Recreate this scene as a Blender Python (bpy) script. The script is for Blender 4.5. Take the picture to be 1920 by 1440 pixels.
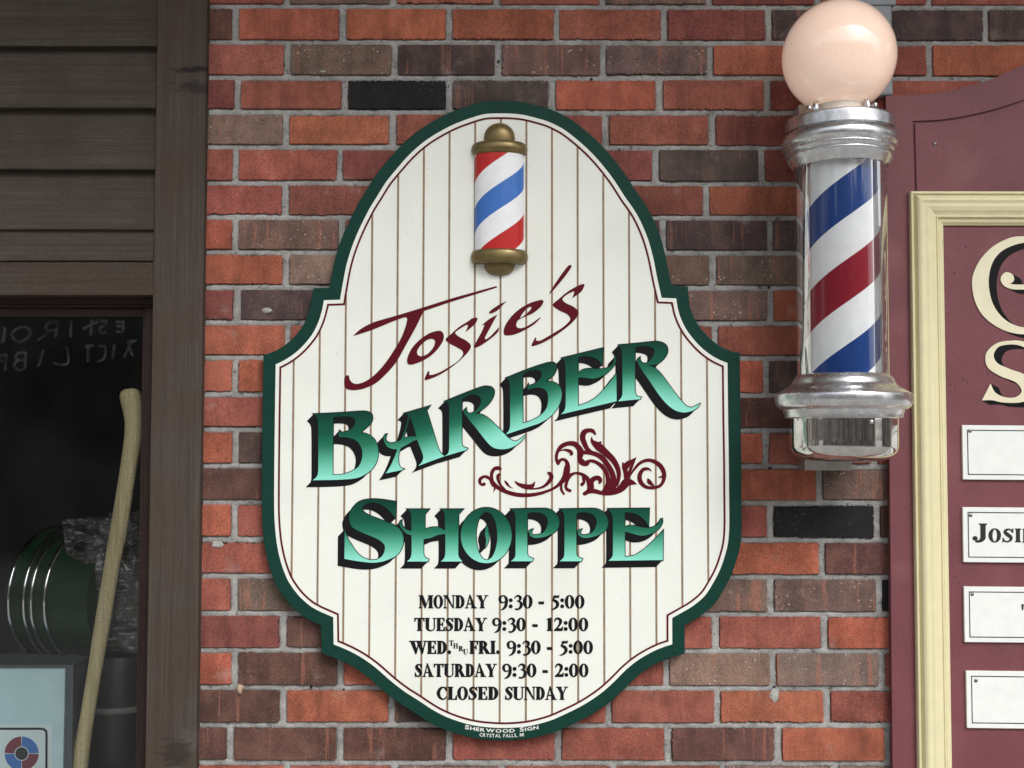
import bpy, bmesh, math, random
from mathutils import Vector, Matrix, noise
from mathutils.geometry import tessellate_polygon
random.seed(11)
for _o in list(bpy.data.objects):
    bpy.data.objects.remove(_o)
SC = bpy.context.scene
COL = SC.collection
R = math.radians

# ------------------------------------------------------------------ camera
F = 2200.0                       # focal length in pixels of a 1920 px wide picture
CAM = Vector((0.0, -2.2, 1.70))
PITCH = math.atan(105.0 / F)
ROLL = 0.0015
ROT = Matrix.Rotation(R(90) + PITCH, 3, 'X') @ Matrix.Rotation(ROLL, 3, 'Z')
cd = bpy.data.cameras.new('camera')
cd.sensor_width = 36.0
cd.lens = F / 1920.0 * 36.0
cd.clip_start = 0.05
cd.clip_end = 800
cam = bpy.data.objects.new('camera', cd)
cam.matrix_world = Matrix.Translation(CAM) @ ROT.to_4x4()
COL.objects.link(cam)
SC.camera = cam

def at(px, py, d=0.0):
    """point on the plane d metres in front of the brick face, seen at pixel px,py"""
    v = ROT @ Vector(((px - 960.0) / F, -(py - 720.0) / F, -1.0))
    t = (-d - CAM.y) / v.y
    return CAM + v * t

# ------------------------------------------------------------------ sky and sun
SUN_EL, SUN_AZ = R(44), R(28)     # high, to the front and a little to the right of the wall
world = bpy.data.worlds.new("World")
SC.world = world
world.use_nodes = True
wn = world.node_tree
bg = wn.nodes['Background']
sky = wn.nodes.new('ShaderNodeTexSky')
sky.sky_type = 'NISHITA'
sky.sun_disc = False
sky.sun_elevation = SUN_EL
sky.sun_rotation = math.pi - SUN_AZ
sky.dust_density = 4.0
hs = wn.nodes.new('ShaderNodeHueSaturation')
hs.inputs['Saturation'].default_value = 0.22
wn.links.new(sky.outputs[0], hs.inputs['Color'])
wn.links.new(hs.outputs[0], bg.inputs['Color'])
bg.inputs['Strength'].default_value = 0.15
sd = bpy.data.lights.new('sun', 'SUN')
sd.energy = 1.0
sd.angle = R(22)
sd.color = (1.0, 0.99, 0.975)
so = bpy.data.objects.new('sun', sd)
to_sun = Vector((math.sin(SUN_AZ) * math.cos(SUN_EL), -math.cos(SUN_AZ) * math.cos(SUN_EL), math.sin(SUN_EL)))
so.rotation_euler = to_sun.to_track_quat('Z', 'Y').to_euler()
so.location = (2, -4, 6)
COL.objects.link(so)
SC.view_settings.view_transform = 'Standard'
SC.view_settings.look = 'None'
SC.view_settings.gamma = 1.0
SC.view_settings.exposure = 0.38
SC.view_settings.use_curve_mapping = False

# ------------------------------------------------------------------ helpers
def lin(r, g, b):
    f = lambda c: c / 12.92 if c <= 0.04045 else ((c + 0.055) / 1.055) ** 2.4
    return (f(r / 255.0), f(g / 255.0), f(b / 255.0), 1.0)

class N:
    """tiny node builder"""
    def __init__(s, name):
        s.m = bpy.data.materials.new(name)
        s.m.use_nodes = True
        s.t = s.m.node_tree
        s.p = s.t.nodes['Principled BSDF']
        s.out = s.t.nodes['Material Output']
    def n(s, typ, **kw):
        x = s.t.nodes.new(typ)
        for k, v in kw.items():
            setattr(x, k, v)
        return x
    def l(s, a, b):
        s.t.links.new(a, b)
    def coord(s, scale=(1, 1, 1), add=None):
        c = s.n('ShaderNodeTexCoord').outputs['Object']
        if add is not None:
            v = s.n('ShaderNodeVectorMath', operation='ADD')
            s.l(c, v.inputs[0]); s.l(add, v.inputs[1]); c = v.outputs[0]
        mp = s.n('ShaderNodeMapping')
        mp.inputs['Scale'].default_value = scale
        s.l(c, mp.inputs['Vector'])
        return mp.outputs[0]
    def noise(s, co, scale, detail=3, rough=0.55, dist=0.0):
        x = s.n('ShaderNodeTexNoise')
        x.inputs['Scale'].default_value = scale
        x.inputs['Detail'].default_value = detail
        x.inputs['Roughness'].default_value = rough
        x.inputs['Distortion'].default_value = dist
        s.l(co, x.inputs['Vector'])
        return x.outputs[0]
    def ramp(s, fac, stops, interp='LINEAR'):
        r = s.n('ShaderNodeValToRGB')
        r.color_ramp.interpolation = interp
        e = r.color_ramp.elements
        while len(e) < len(stops):
            e.new(0.5)
        for q, (p, c) in zip(e, stops):
            q.position = p
            q.color = c if len(c) == 4 else (*c, 1)
        s.l(fac, r.inputs[0])
        return r.outputs[0]
    def rng(s, fac, a, b, c, d):
        r = s.n('ShaderNodeMapRange')
        for k, v in zip(('From Min', 'From Max', 'To Min', 'To Max'), (a, b, c, d)):
            r.inputs[k].default_value = v
        s.l(fac, r.inputs['Value'])
        return r.outputs[0]
    def math(s, op, a, b):
        m = s.n('ShaderNodeMath', operation=op)
        for i, v in enumerate((a, b)):
            if isinstance(v, (int, float)):
                m.inputs[i].default_value = v
            else:
                s.l(v, m.inputs[i])
        return m.outputs[0]
    def mix(s, fac, a, b, mode='MIX'):
        m = s.n('ShaderNodeMix', data_type='RGBA', blend_type=mode)
        for sock, v in ((m.inputs[0], fac), (m.inputs[6], a), (m.inputs[7], b)):
            if isinstance(v, (int, float)):
                sock.default_value = v
            elif isinstance(v, tuple):
                sock.default_value = v if len(v) == 4 else (*v, 1)
            else:
                s.l(v, sock)
        return m.outputs[2]
    def attr(s, name):
        return s.n('ShaderNodeAttribute', attribute_name=name)
    def bump(s, h, strength=0.3, dist=0.002):
        b = s.n('ShaderNodeBump')
        b.inputs['Strength'].default_value = strength
        b.inputs['Distance'].default_value = dist
        s.l(h, b.inputs['Height'])
        s.l(b.outputs[0], s.p.inputs['Normal'])
    def base(s, c):
        if isinstance(c, tuple):
            s.p.inputs['Base Color'].default_value = c
        else:
            s.l(c, s.p.inputs['Base Color'])
    def set(s, **kw):
        for k, v in kw.items():
            s.p.inputs[k.replace('_', ' ')].default_value = v

def paint(name, col, rough=0.45, metal=0.0, var=0.12, vs=18, bump=0.05, bs=260, coat=0.0, spec=0.5, grain=0.0):
    """a plain painted or solid surface with slight mottling and a fine texture"""
    m = N(name)
    a = m.noise(m.coord(), vs, 4)
    v = m.rng(a, 0.25, 0.75, 1 - var, 1 + var)
    if grain:
        g = m.noise(m.coord(), 900, 1)
        v = m.math('MULTIPLY', v, m.rng(g, 0.3, 0.7, 1 - grain, 1 + grain))
    m.base(m.mix(1.0, col, v, 'MULTIPLY'))
    m.l(m.rng(m.noise(m.coord(), vs * 2.3, 3), 0.3, 0.7, max(0.0, rough - 0.06), rough + 0.06), m.p.inputs['Roughness'])
    m.set(Metallic=metal, Specular_IOR_Level=spec, Coat_Weight=coat, Coat_Roughness=0.08)
    if bump:
        m.bump(m.noise(m.coord(), bs, 3), bump, 0.001)
    return m.m

def wood(name, dark, light, axis, stain=None, scale=1.0, rough=0.8, marks=()):
    """weathered timber; axis is the direction of the grain"""
    m = N(name)
    sc = {'X': (1.2, 40, 60), 'Z': (60, 40, 1.2)}[axis]
    sc = tuple(q * scale for q in sc)
    a = m.noise(m.coord(sc), 1.6, 6, 0.62, 0.6)
    fine = m.noise(m.coord(tuple(q * (6.5 if q > 10 else 4.0) for q in sc)), 1.5, 4, 0.7)
    blot = m.noise(m.coord(), 5.5, 4, 0.6)
    c = m.mix(m.rng(a, 0.18, 0.84, 0, 1), dark, light)
    c = m.mix(1.0, c, m.rng(fine, 0.3, 0.7, 0.72, 1.26), 'MULTIPLY')
    if stain is not None:
        c = m.mix(m.rng(blot, 0.42, 0.68, 0, 0.8), c, stain)
    c = m.mix(1.0, c, m.rng(m.noise(m.coord(), 520, 2), 0.25, 0.75, 0.66, 1.32), 'MULTIPLY')
    for (x, z, rx, rz, col, k) in marks:      # knots and worn patches of the board
        tc = m.n('ShaderNodeTexCoord').outputs['Object']
        sub = m.n('ShaderNodeVectorMath', operation='SUBTRACT'); sub.inputs[1].default_value = (x, 0, z)
        m.l(tc, sub.inputs[0])
        mul = m.n('ShaderNodeVectorMath', operation='MULTIPLY'); mul.inputs[1].default_value = (1 / rx, 0, 1 / rz)
        m.l(sub.outputs[0], mul.inputs[0])
        ln = m.n('ShaderNodeVectorMath', operation='LENGTH'); m.l(mul.outputs[0], ln.inputs[0])
        wob = m.math('ADD', ln.outputs['Value'], m.rng(m.noise(m.coord((40, 40, 160)), 1.0, 4), 0.2, 0.8, -0.75, 0.75))
        c = m.mix(m.rng(wob, 0.5, 1.1, k, 0.0), c, col)
    m.base(c)
    m.set(Roughness=rough, Specular_IOR_Level=0.25)
    h = m.math('ADD', a, m.math('MULTIPLY', fine, 0.5))
    m.bump(h, 0.55, 0.0025)
    return m.m

def glassy(name, tint=(1, 1, 1, 1), rough=0.0, ior=1.45, gain=1.0):
    """thin clear pane: what is behind shows through, Fresnel mirror on top"""
    m = N(name)
    m.t.nodes.remove(m.p)
    tr = m.n('ShaderNodeBsdfTransparent'); tr.inputs[0].default_value = tint
    gl = m.n('ShaderNodeBsdfGlossy'); gl.inputs['Roughness'].default_value = rough
    gl.inputs[0].default_value = (1, 1, 1, 1)
    fr = m.n('ShaderNodeFresnel'); fr.inputs['IOR'].default_value = ior
    mx = m.n('ShaderNodeMixShader')
    m.l(m.math('MULTIPLY', fr.outputs[0], gain), mx.inputs[0])
    m.l(tr.outputs[0], mx.inputs[1]); m.l(gl.outputs[0], mx.inputs[2])
    m.l(mx.outputs[0], m.out.inputs[0])
    return m.m

def link(o, parent=None):
    COL.objects.link(o)
    if parent is not None:
        o.parent = parent
        if parent.type == 'EMPTY':
            o.matrix_parent_inverse = Matrix.Translation(parent.location).inverted()
    return o

def obj(name, bm, mats, parent=None, smooth=False, label=None, bevel=0.0):
    me = bpy.data.meshes.new(name)
    bm.normal_update()
    bm.to_mesh(me)
    bm.free()
    for m in (mats if isinstance(mats, (list, tuple)) else [mats]):
        me.materials.append(m)
    if smooth:
        for p in me.polygons:
            p.use_smooth = True
    o = bpy.data.objects.new(name, me)
    link(o, parent)
    if label:
        o['label'] = label
    if bevel:
        b = o.modifiers.new('bevel', 'BEVEL')
        b.width = bevel; b.segments = 2; b.limit_method = 'ANGLE'; b.angle_limit = R(40)
    if smooth == 'auto':
        pass
    return o

def thing(name, label, cat, loc=(0, 0, 0), group=None):
    o = bpy.data.objects.new(name, None)
    o.empty_display_size = 0.1
    o.location = loc
    COL.objects.link(o)
    o['label'] = label; o['category'] = cat
    if group: o['group'] = group
    return o

def box(bm, x0, x1, y0, y1, z0, z1):
    v = [bm.verts.new(p) for p in ((x0, y0, z0), (x1, y0, z0), (x1, y1, z0), (x0, y1, z0), (x0, y0, z1), (x1, y0, z1), (x1, y1, z1), (x0, y1, z1))]
    for f in ((0, 3, 2, 1), (4, 5, 6, 7), (0, 1, 5, 4), (1, 2, 6, 5), (2, 3, 7, 6), (3, 0, 4, 7)):
        bm.faces.new([v[i] for i in f])

def pxbox(bm, x0, y0, x1, y1, dfront, dback):
    """box whose front face covers the pixels x0..x1, y0..y1 on the plane dfront"""
    a = at(x0, y1, dfront); b = at(x1, y0, dfront)
    box(bm, a.x, b.x, -dfront, -dback, a.z, b.z)

def lathe(bm, axis_x, axis_y, prof, n=72, a0=0.0, a1=2 * math.pi, layer=None, fn=None):
    """prof: list of (radius, z)"""
    full = abs(a1 - a0 - 2 * math.pi) < 1e-6
    rings = []
    for (r, z) in prof:
        ring = []
        for i in range(n if full else n + 1):
            a = a0 + (a1 - a0) * i / n
            ring.append(bm.verts.new((axis_x + r * math.cos(a), axis_y + r * math.sin(a), z)))
        rings.append(ring)
    for q in range(len(rings) - 1):
        m = len(rings[q])
        for i in range(m if full else m - 1):
            j = (i + 1) % m
            bm.faces.new((rings[q][i], rings[q][j], rings[q + 1][j], rings[q + 1][i]))
    return rings

def smooth_profile(pts, sub=5):
    out = []
    for i in range(len(pts) - 1):
        p0 = pts[max(i - 1, 0)]; p1 = pts[i]; p2 = pts[i + 1]; p3 = pts[min(i + 2, len(pts) - 1)]
        for k in range(sub):
            t = k / sub
            out.append(tuple(0.5 * ((2 * p1[j]) + (-p0[j] + p2[j]) * t + (2 * p0[j] - 5 * p1[j] + 4 * p2[j] - p3[j]) * t * t + (-p0[j] + 3 * p1[j] - 3 * p2[j] + p3[j]) * t ** 3) for j in range(len(p1))))
    out.append(tuple(pts[-1]))
    return out

# --- outlines: "x,y" smooth points and "x,y!" corners; "@ox,oy,s" sets the frame of the numbers
def path(txt, sub=5):
    ox, oy, s = 0.0, 0.0, 1.0
    pts = []
    for tk in txt.split():
        if tk[0] == '@':
            ox, oy, s = [float(q) for q in tk[1:].split(',')]
            continue
        c = tk.endswith('!')
        x, y = tk.rstrip('!').split(',')
        pts.append((ox + float(x) / s, oy + float(y) / s, c))
    n = len(pts)
    out = []
    for i in range(n):
        p1 = pts[i]; p2 = pts[(i + 1) % n]
        p0 = pts[(i - 1) % n] if not p1[2] else p1
        p3 = pts[(i + 2) % n] if not p2[2] else p2
        if p1[2] and p2[2]:
            out.append((p1[0], p1[1])); continue
        for k in range(sub):
            t = k / sub
            # centripetal-like: clamp tangents to the chord to stop overshoot
            d = math.hypot(p2[0] - p1[0], p2[1] - p1[1])
            def tan(a, b):
                tx, ty = (b[0] - a[0]) / 2, (b[1] - a[1]) / 2
                L = math.hypot(tx, ty)
                if L > d and L > 0:
                    tx, ty = tx * d / L, ty * d / L
                return tx, ty
            m1 = tan(p0, p2); m2 = tan(p1, p3)
            h00 = 2 * t ** 3 - 3 * t * t + 1; h10 = t ** 3 - 2 * t * t + t
            h01 = -2 * t ** 3 + 3 * t * t; h11 = t ** 3 - t * t
            out.append((h00 * p1[0] + h10 * m1[0] + h01 * p2[0] + h11 * m2[0], h00 * p1[1] + h10 * m1[1] + h01 * p2[1] + h11 * m2[1]))
    return out

def area(p):
    return 0.5 * sum(p[i][0] * p[(i + 1) % len(p)][1] - p[(i + 1) % len(p)][0] * p[i][1] for i in range(len(p)))

def inset(poly, dist):
    """mitred inset of a closed 2D outline"""
    n = len(poly)
    sgn = 1.0 if area(poly) > 0 else -1.0
    out = []
    for i in range(n):
        a = poly[i - 1]; b = poly[i]; c = poly[(i + 1) % n]
        e1 = Vector((b[0] - a[0], b[1] - a[1])); e2 = Vector((c[0] - b[0], c[1] - b[1]))
        if e1.length < 1e-9 or e2.length < 1e-9:
            out.append(b); continue
        e1.normalize(); e2.normalize()
        n1 = Vector((-e1.y, e1.x)) * sgn; n2 = Vector((-e2.y, e2.x)) * sgn
        k = n1 + n2
        k = k / max(0.25, k.length_squared / 2)
        out.append((b[0] + k.x * dist, b[1] + k.y * dist))
    return out

def clean(poly, win=26):
    """cut off the little loops an inset makes at sharp corners"""
    p = list(poly)
    i = 0
    while i < len(p):
        n = len(p)
        a, b = p[i], p[(i + 1) % n]
        hit = None
        for k in range(win, 1, -1):
            if k >= n - 2: continue
            c, d = p[(i + k) % n], p[(i + k + 1) % n]
            den = (b[0] - a[0]) * (d[1] - c[1]) - (b[1] - a[1]) * (d[0] - c[0])
            if abs(den) < 1e-12: continue
            t = ((c[0] - a[0]) * (d[1] - c[1]) - (c[1] - a[1]) * (d[0] - c[0])) / den
            u = ((c[0] - a[0]) * (b[1] - a[1]) - (c[1] - a[1]) * (b[0] - a[0])) / den
            if 0 < t < 1 and 0 < u < 1:
                hit = (k, (a[0] + (b[0] - a[0]) * t, a[1] + (b[1] - a[1]) * t)); break
        if hit:
            k, x = hit
            idx = [(i + q) % n for q in range(1, k + 1)]
            keep = [p[q] for q in range(n) if q not in idx]
            pos = keep.index(a) + 1
            keep.insert(pos, x)
            p = keep
            i = max(0, pos - 2)
        i += 1
    return p

def true_inset(poly, dist):
    """mitred inset with its loops cut and stray points nearer than dist dropped"""
    q = clean(inset(poly, dist))
    out = []
    n = len(poly)
    for (x, y) in q:
        best = 1e9
        for i in range(n):
            a = poly[i]; b = poly[(i + 1) % n]
            dx, dy = b[0] - a[0], b[1] - a[1]
            L = dx * dx + dy * dy
            t = 0 if L == 0 else max(0, min(1, ((x - a[0]) * dx + (y - a[1]) * dy) / L))
            best = min(best, (x - a[0] - dx * t) ** 2 + (y - a[1] - dy * t) ** 2)
        if best > (dist - 0.6) ** 2:
            out.append((x, y))
    return out

def ring2d(bm, outer, inner, d):
    """flat band between two closed outlines that need not have matching points"""
    flat = list(outer) + list(inner)
    vs = [bm.verts.new(at(x, y, d)) for x, y in flat]
    for t in tessellate_polygon([[Vector((x, y, 0)) for x, y in outer], [Vector((x, y, 0)) for x, y in inner]]):
        f = bm.faces.new([vs[i] for i in t]); f.normal_update()
        if f.normal.y > 0: f.normal_flip()

def face2d(bm, loops, d, tl=None, tf=None):
    """flat filled outline (first loop) with holes, painted on the plane d"""
    flat = [q for lp in loops for q in lp]
    vs = []
    for q in flat:
        v = bm.verts.new(at(q[0], q[1], d))
        if tl is not None:
            v[tl] = tf(q[0], q[1])
        vs.append(v)
    for t in tessellate_polygon([[Vector((q[0], q[1], 0)) for q in lp] for lp in loops]):
        try:
            f = bm.faces.new([vs[i] for i in t])
        except ValueError:
            continue
        f.normal_update()
        if f.normal.y > 0:
            f.normal_flip()

def quad2d(bm, q, d):
    f = bm.faces.new([bm.verts.new(at(x, y, d)) for x, y in q])
    f.normal_update()
    if f.normal.y > 0:
        f.normal_flip()

def stroke(bm, pts, d, s=1.0, o=(0, 0), caps=True, sub=6):
    """brush stroke of changing width; pts are (x, y, width)"""
    p = smooth_profile(pts, sub) if len(pts) > 2 else [tuple(pts[0]), tuple(pts[1])]
    p = [(o[0] + a[0] / s, o[1] + a[1] / s, max(a[2], 1.0) / s) for a in p]
    L, Rr = [], []
    for i, a in enumerate(p):
        b = p[min(i + 1, len(p) - 1)]; c = p[max(i - 1, 0)]
        tx, ty = b[0] - c[0], b[1] - c[1]
        h = math.hypot(tx, ty) or 1.0
        nx, ny = -ty / h * a[2] / 2, tx / h * a[2] / 2
        L.append((a[0] + nx, a[1] + ny)); Rr.append((a[0] - nx, a[1] - ny))
    vl = [bm.verts.new(at(x, y, d)) for x, y in L]
    vr = [bm.verts.new(at(x, y, d)) for x, y in Rr]
    for i in range(len(p) - 1):
        f = bm.faces.new((vl[i], vl[i + 1], vr[i + 1], vr[i]))
        f.normal_update()
        if f.normal.y > 0: f.normal_flip()
    if caps:
        for a in (p[0], p[-1]):
            r = a[2] / 2 * 0.98
            f = bm.faces.new([bm.verts.new(at(a[0] + r * math.cos(k * math.pi / 6), a[1] + r * math.sin(k * math.pi / 6), d - 4e-6)) for k in range(12)])
            f.normal_update()
            if f.normal.y > 0: f.normal_flip()

def line2d(bm, poly, w0, w1, d):
    """a band between two insets of a closed outline"""
    a = inset(poly, w0); b = inset(poly, w1)
    va = [bm.verts.new(at(x, y, d)) for x, y in a]
    vb = [bm.verts.new(at(x, y, d)) for x, y in b]
    for i in range(len(a)):
        j = (i + 1) % len(a)
        f = bm.faces.new((va[i], va[j], vb[j], vb[i]))
        f.normal_update()
        if f.normal.y > 0: f.normal_flip()

def prism(bm, poly, dfront, dback):
    """solid board: outline at the front plane pushed straight back"""
    fr = [at(x, y, dfront) for x, y in poly]
    a = [bm.verts.new(p) for p in fr]
    b = [bm.verts.new((p.x, -dback, p.z)) for p in fr]
    f = bm.faces.new(a); f.normal_update()
    if f.normal.y > 0: f.normal_flip()
    g = bm.faces.new(b); g.normal_update()
    if g.normal.y < 0: g.normal_flip()
    n = len(a)
    for i in range(n):
        j = (i + 1) % n
        bm.faces.new((a[i], a[j], b[j], b[i]))
    bmesh.ops.recalc_face_normals(bm, faces=bm.faces[:])

def dome(bm, c, r, h, n=14, rings=4):
    """small round head facing the viewer (-y)"""
    prev = None
    for q in range(rings + 1):
        t = q / rings * math.pi / 2
        rr, dy = r * math.cos(t), h * math.sin(t)
        if q == rings:
            top = bm.verts.new((c[0], c[1] - h, c[2]))
            for i in range(n):
                bm.faces.new((prev[i], prev[(i + 1) % n], top))
            break
        ring = [bm.verts.new((c[0] + rr * math.cos(2 * math.pi * i / n), c[1] - dy, c[2] + rr * math.sin(2 * math.pi * i / n))) for i in range(n)]
        if prev:
            for i in range(n):
                bm.faces.new((prev[i], prev[(i + 1) % n], ring[(i + 1) % n], ring[i]))
        prev = ring

def tube(bm, pts, rads, n=12, flat=1.0):
    """round bar through 3D points"""
    rings = []
    for i, p in enumerate(pts):
        t = (pts[min(i + 1, len(pts) - 1)] - pts[max(i - 1, 0)]).normalized()
        u = t.cross(Vector((0, 1, 0)))
        if u.length < 1e-4: u = Vector((1, 0, 0))
        u.normalize(); w = t.cross(u).normalized()
        rings.append([bm.verts.new(p + (u * math.cos(2 * math.pi * k / n) + w * flat * math.sin(2 * math.pi * k / n)) * rads[i]) for k in range(n)])
    for a, b in zip(rings, rings[1:]):
        for k in range(n):
            bm.faces.new((a[k], a[(k + 1) % n], b[(k + 1) % n], b[k]))
    bm.faces.new(rings[0]); bm.faces.new(rings[-1])
    bmesh.ops.recalc_face_normals(bm, faces=bm.faces[:])

# ------------------------------------------------------------------ ground
M_ground = paint('concrete_pavement', (0.34, 0.33, 0.31, 1), 0.9, var=0.2, vs=3, bump=0.2, bs=60)
bm = bmesh.new()
bmesh.ops.create_grid(bm, x_segments=40, y_segments=40, size=150)
for v in bm.verts:
    v.co = Vector((v.co.x, v.co.y, 0))
g = obj('pavement', bm, M_ground)
g['kind'] = 'structure'

# invented belt of trees across the street, added only to darken glass and chrome reflections
bm = bmesh.new()
M_belt = paint('reflection_belt_grey', (0.28, 0.255, 0.235, 1), 0.95, var=0.7, vs=0.8, bump=0)
gr_ = []
for i in range(201):
    az = -112 + 224 * i / 200.0               # degrees from straight across the street, plus to the right
    if 54 < az < 70 or -66 < az < -59:        # gaps shaped to reflect bright sky as highlights on the pole
        gr_.append(None); continue
    col_ = []
    for j in range(13):
        t = j / 12.0
        h = 7.0 + 2.2 * noise.noise(Vector((az * 0.12, 1.5, 0))) + 1.2 * noise.noise(Vector((az * 0.5, 4.5, 0)))
        rad_ = 17 + 3.0 * t * t + 1.6 * noise.noise(Vector((az * 0.4, t * 5, 7)))
        y_ = -math.cos(R(az)) * rad_ if abs(az) < 90 else 0.6
        col_.append(bm.verts.new((math.sin(R(az)) * rad_, min(y_, -0.0) if abs(az) < 90 else y_ + abs(az) * 0.05, h * t)))
    gr_.append(col_)
for a_, b_ in zip(gr_, gr_[1:]):
    if a_ is None or b_ is None: continue
    for j in range(12):
        bm.faces.new((a_[j], b_[j], b_[j + 1], a_[j + 1]))
g = obj('added_reflection_belt', bm, M_belt, smooth=True)
g['kind'] = 'stuff'

# ------------------------------------------------------------------ brick wall
PAL = {  # base colours of the brick batches
    'R': (0.272, 0.083, 0.059), 'O': (0.330, 0.097, 0.058), 'M': (0.198, 0.061, 0.048),
    'B': (0.150, 0.096, 0.080), 'D': (0.075, 0.050, 0.045), 'K': (0.013, 0.012, 0.013),
    'T': (0.195, 0.124, 0.104), 'N': (0.105, 0.050, 0.040)}
MORT = [-120, -54, 12, 79, 145, 210, 276, 343, 407.5, 473, 539, 605, 671, 740, 806, 874, 942, 1012, 1081, 1151, 1220, 1290, 1360, 1431, 1502, 1573]
# joints of each course seen in the photograph: x of the joints and the batch of each brick between them
ROWS = [
    ([445, 645, 845, 1045, 1245, 1445, 1645, 1845], 'R O B R M R R B R'),
    ([538, 737, 932, 1131, 1329, 1535, 1742], 'R B R R B M R R'),
    ([441, 642.5, 843, 1044, 1245, 1442, 1645, 1849], 'N O O O R M D D D'),
    ([539, 740, 934, 1131, 1332, 1535, 1744], 'R B D B B O R O'),
    ([445, 647, 842, 1035, 1237, 1439, 1640, 1846], 'M R K D O R M R D'),
    ([535, 736, 935, 1135, 1336, 1535, 1740], 'T O R R R M R R'),
    ([442, 637, 840, 1035, 1230, 1429, 1630, 1840], 'R R M R M D M R R'),
    ([535, 736, 935, 1130, 1325, 1530, 1735], 'R M R R M O R R'),
    ([442, 640, 842, 1045, 1244, 1444, 1645], 'O B R R N D D R'),
    ([536, 737, 935, 1137, 1337, 1540, 1745], 'O T R R B B R R'),
    ([444, 645, 842, 1045, 1245, 1445, 1645], 'M D R R R B O R'),
    ([539, 740, 940, 1141, 1341, 1541, 1745], 'O R R R M R R R'),
    ([441, 640, 842, 1037, 1237, 1437, 1640], 'R O R R R O D R'),
    ([540, 742, 940, 1140, 1340, 1540, 1745], 'R R R R R N R R'),
    ([441, 642, 842, 1040, 1237, 1437, 1640], 'O D R R R O R R'),
    ([540, 742, 940, 1137, 1337, 1537, 1745], 'N R R R R O B R'),
    ([440, 642, 842, 1045, 1245, 1445, 1645], 'O R R R R R K N'),
    ([542, 745, 940, 1142, 1342, 1542, 1745], 'R R R R R O N R'),
    ([439, 640, 842, 1045, 1245, 1445, 1649], 'R B R R R B B K'),
    ([531, 735, 940, 1142, 1342, 1547, 1750], 'M N R R R R O R'),
    ([439, 638.5, 842, 1045, 1250, 1450, 1654], 'O N O R R T T R'),
    ([530, 735, 940, 1142, 1345, 1551, 1755], 'N O D R R O R R'),
    ([431, 638, 842, 1047, 1253, 1460, 1666], 'N N N R R N O R'),
    ([537, 739, 942, 1150, 1356, 1565, 1770], 'R R T R R T T R'),
    ([440, 640, 845, 1050, 1255, 1460, 1665], 'R B R R D R R R'),
]
X_RIGHT = at(2600, 700).x
X_LEFT = at(352, 700).x
bw = thing('brick_wall', 'red and brown brick wall with grey mortar behind the signs', 'wall', (0.3, 0.05, 0))
bm = bmesh.new()
lc = bm.verts.layers.float_color.new('bcol')
lr = bm.verts.layers.float_vector.new('boff')
lk = bm.verts.layers.float.new('bkind')

def add_brick(x0, x1, z0, z1, code, seed):
    rnd = random.Random(seed)
    base = PAL[code]
    k = rnd.uniform(0.86, 1.14)
    col = tuple(c * k * rnd.uniform(0.94, 1.06) for c in base) + (1.0,)
    off = Vector((rnd.uniform(-40, 40), rnd.uniform(-40, 40), rnd.uniform(-40, 40)))
    kind = {'R': 0.22, 'O': 0.15, 'M': 0.3, 'B': 0.95, 'D': 0.55, 'K': 0.0, 'T': 1.1, 'N': 0.75}[code]
    dy = rnd.uniform(-0.0012, 0.0012)
    tilt = rnd.uniform(-0.004, 0.004)
    step = 0.0028
    pts = []
    def edge(ax, az, bx, bz):
        n = max(2, int(math.hypot(bx - ax, bz - az) / step))
        for i in range(n):
            t = i / n
            pts.append((ax + (bx - ax) * t, az + (bz - az) * t))
    c = 0.0022
    edge(x0 + c, z0, x1 - c, z0); edge(x1 - c, z0, x1, z0 + c); edge(x1, z0 + c, x1, z1 - c); edge(x1, z1 - c, x1 - c, z1)
    edge(x1 - c, z1, x0 + c, z1); edge(x0 + c, z1, x0, z1 - c); edge(x0, z1 - c, x0, z0 + c); edge(x0, z0 + c, x0 + c, z0)
    cx, cz = (x0 + x1) / 2, (z0 + z1) / 2
    amp = 0.0015 * rnd.choice((0.7, 1.0, 1.3, 2.2))
    jag = rnd.choice('LRTB....') if code != 'K' else 'T'
    P = []
    for (x, z) in pts:
        n1 = noise.noise(Vector((x * 30, z * 30, seed * 3.1))) * amp * 0.5 + noise.noise(Vector((x * 330, z * 330, seed * 1.7))) * amp * 0.75
        n2 = noise.noise(Vector((x * 30 + 9, z * 30, seed * 2.3))) * amp * 0.5 + noise.noise(Vector((x * 330 + 5, z * 330, seed * 1.1))) * amp * 0.75
        bite = max(0.0, noise.noise(Vector((x * 260, z * 260, seed * 0.9))) + 0.25) * 0.0038
        if jag == 'L' and x < x0 + 0.0005: n1 += bite
        if jag == 'R' and x > x1 - 0.0005: n1 -= bite
        if jag == 'T' and z > z1 - 0.0005: n2 -= bite
        if jag == 'B' and z < z0 + 0.0005: n2 += bite
        P.append((x + n1, z + n2))
    def ring(shr, y):
        vs = []
        for (x, z) in P:
            xx = cx + (x - cx) * (1 - shr / (x1 - x0) * 2)
            zz = cz + (z - cz) * (1 - shr / (z1 - z0) * 2)
            v = bm.verts.new((xx, y + dy + tilt * (xx - cx), zz))
            v[lc] = col; v[lr] = off; v[lk] = kind
            vs.append(v)
        return vs
    r0 = ring(0.0, 0.022); r1 = ring(0.0, 0.0011); r2 = ring(0.0009, 0.0)
    n = len(P)
    for a, b in ((r0, r1), (r1, r2)):
        for i in range(n):
            j = (i + 1) % n
            bm.faces.new((a[i], a[j], b[j], b[i]))
    bm.faces.new(r2)

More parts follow.
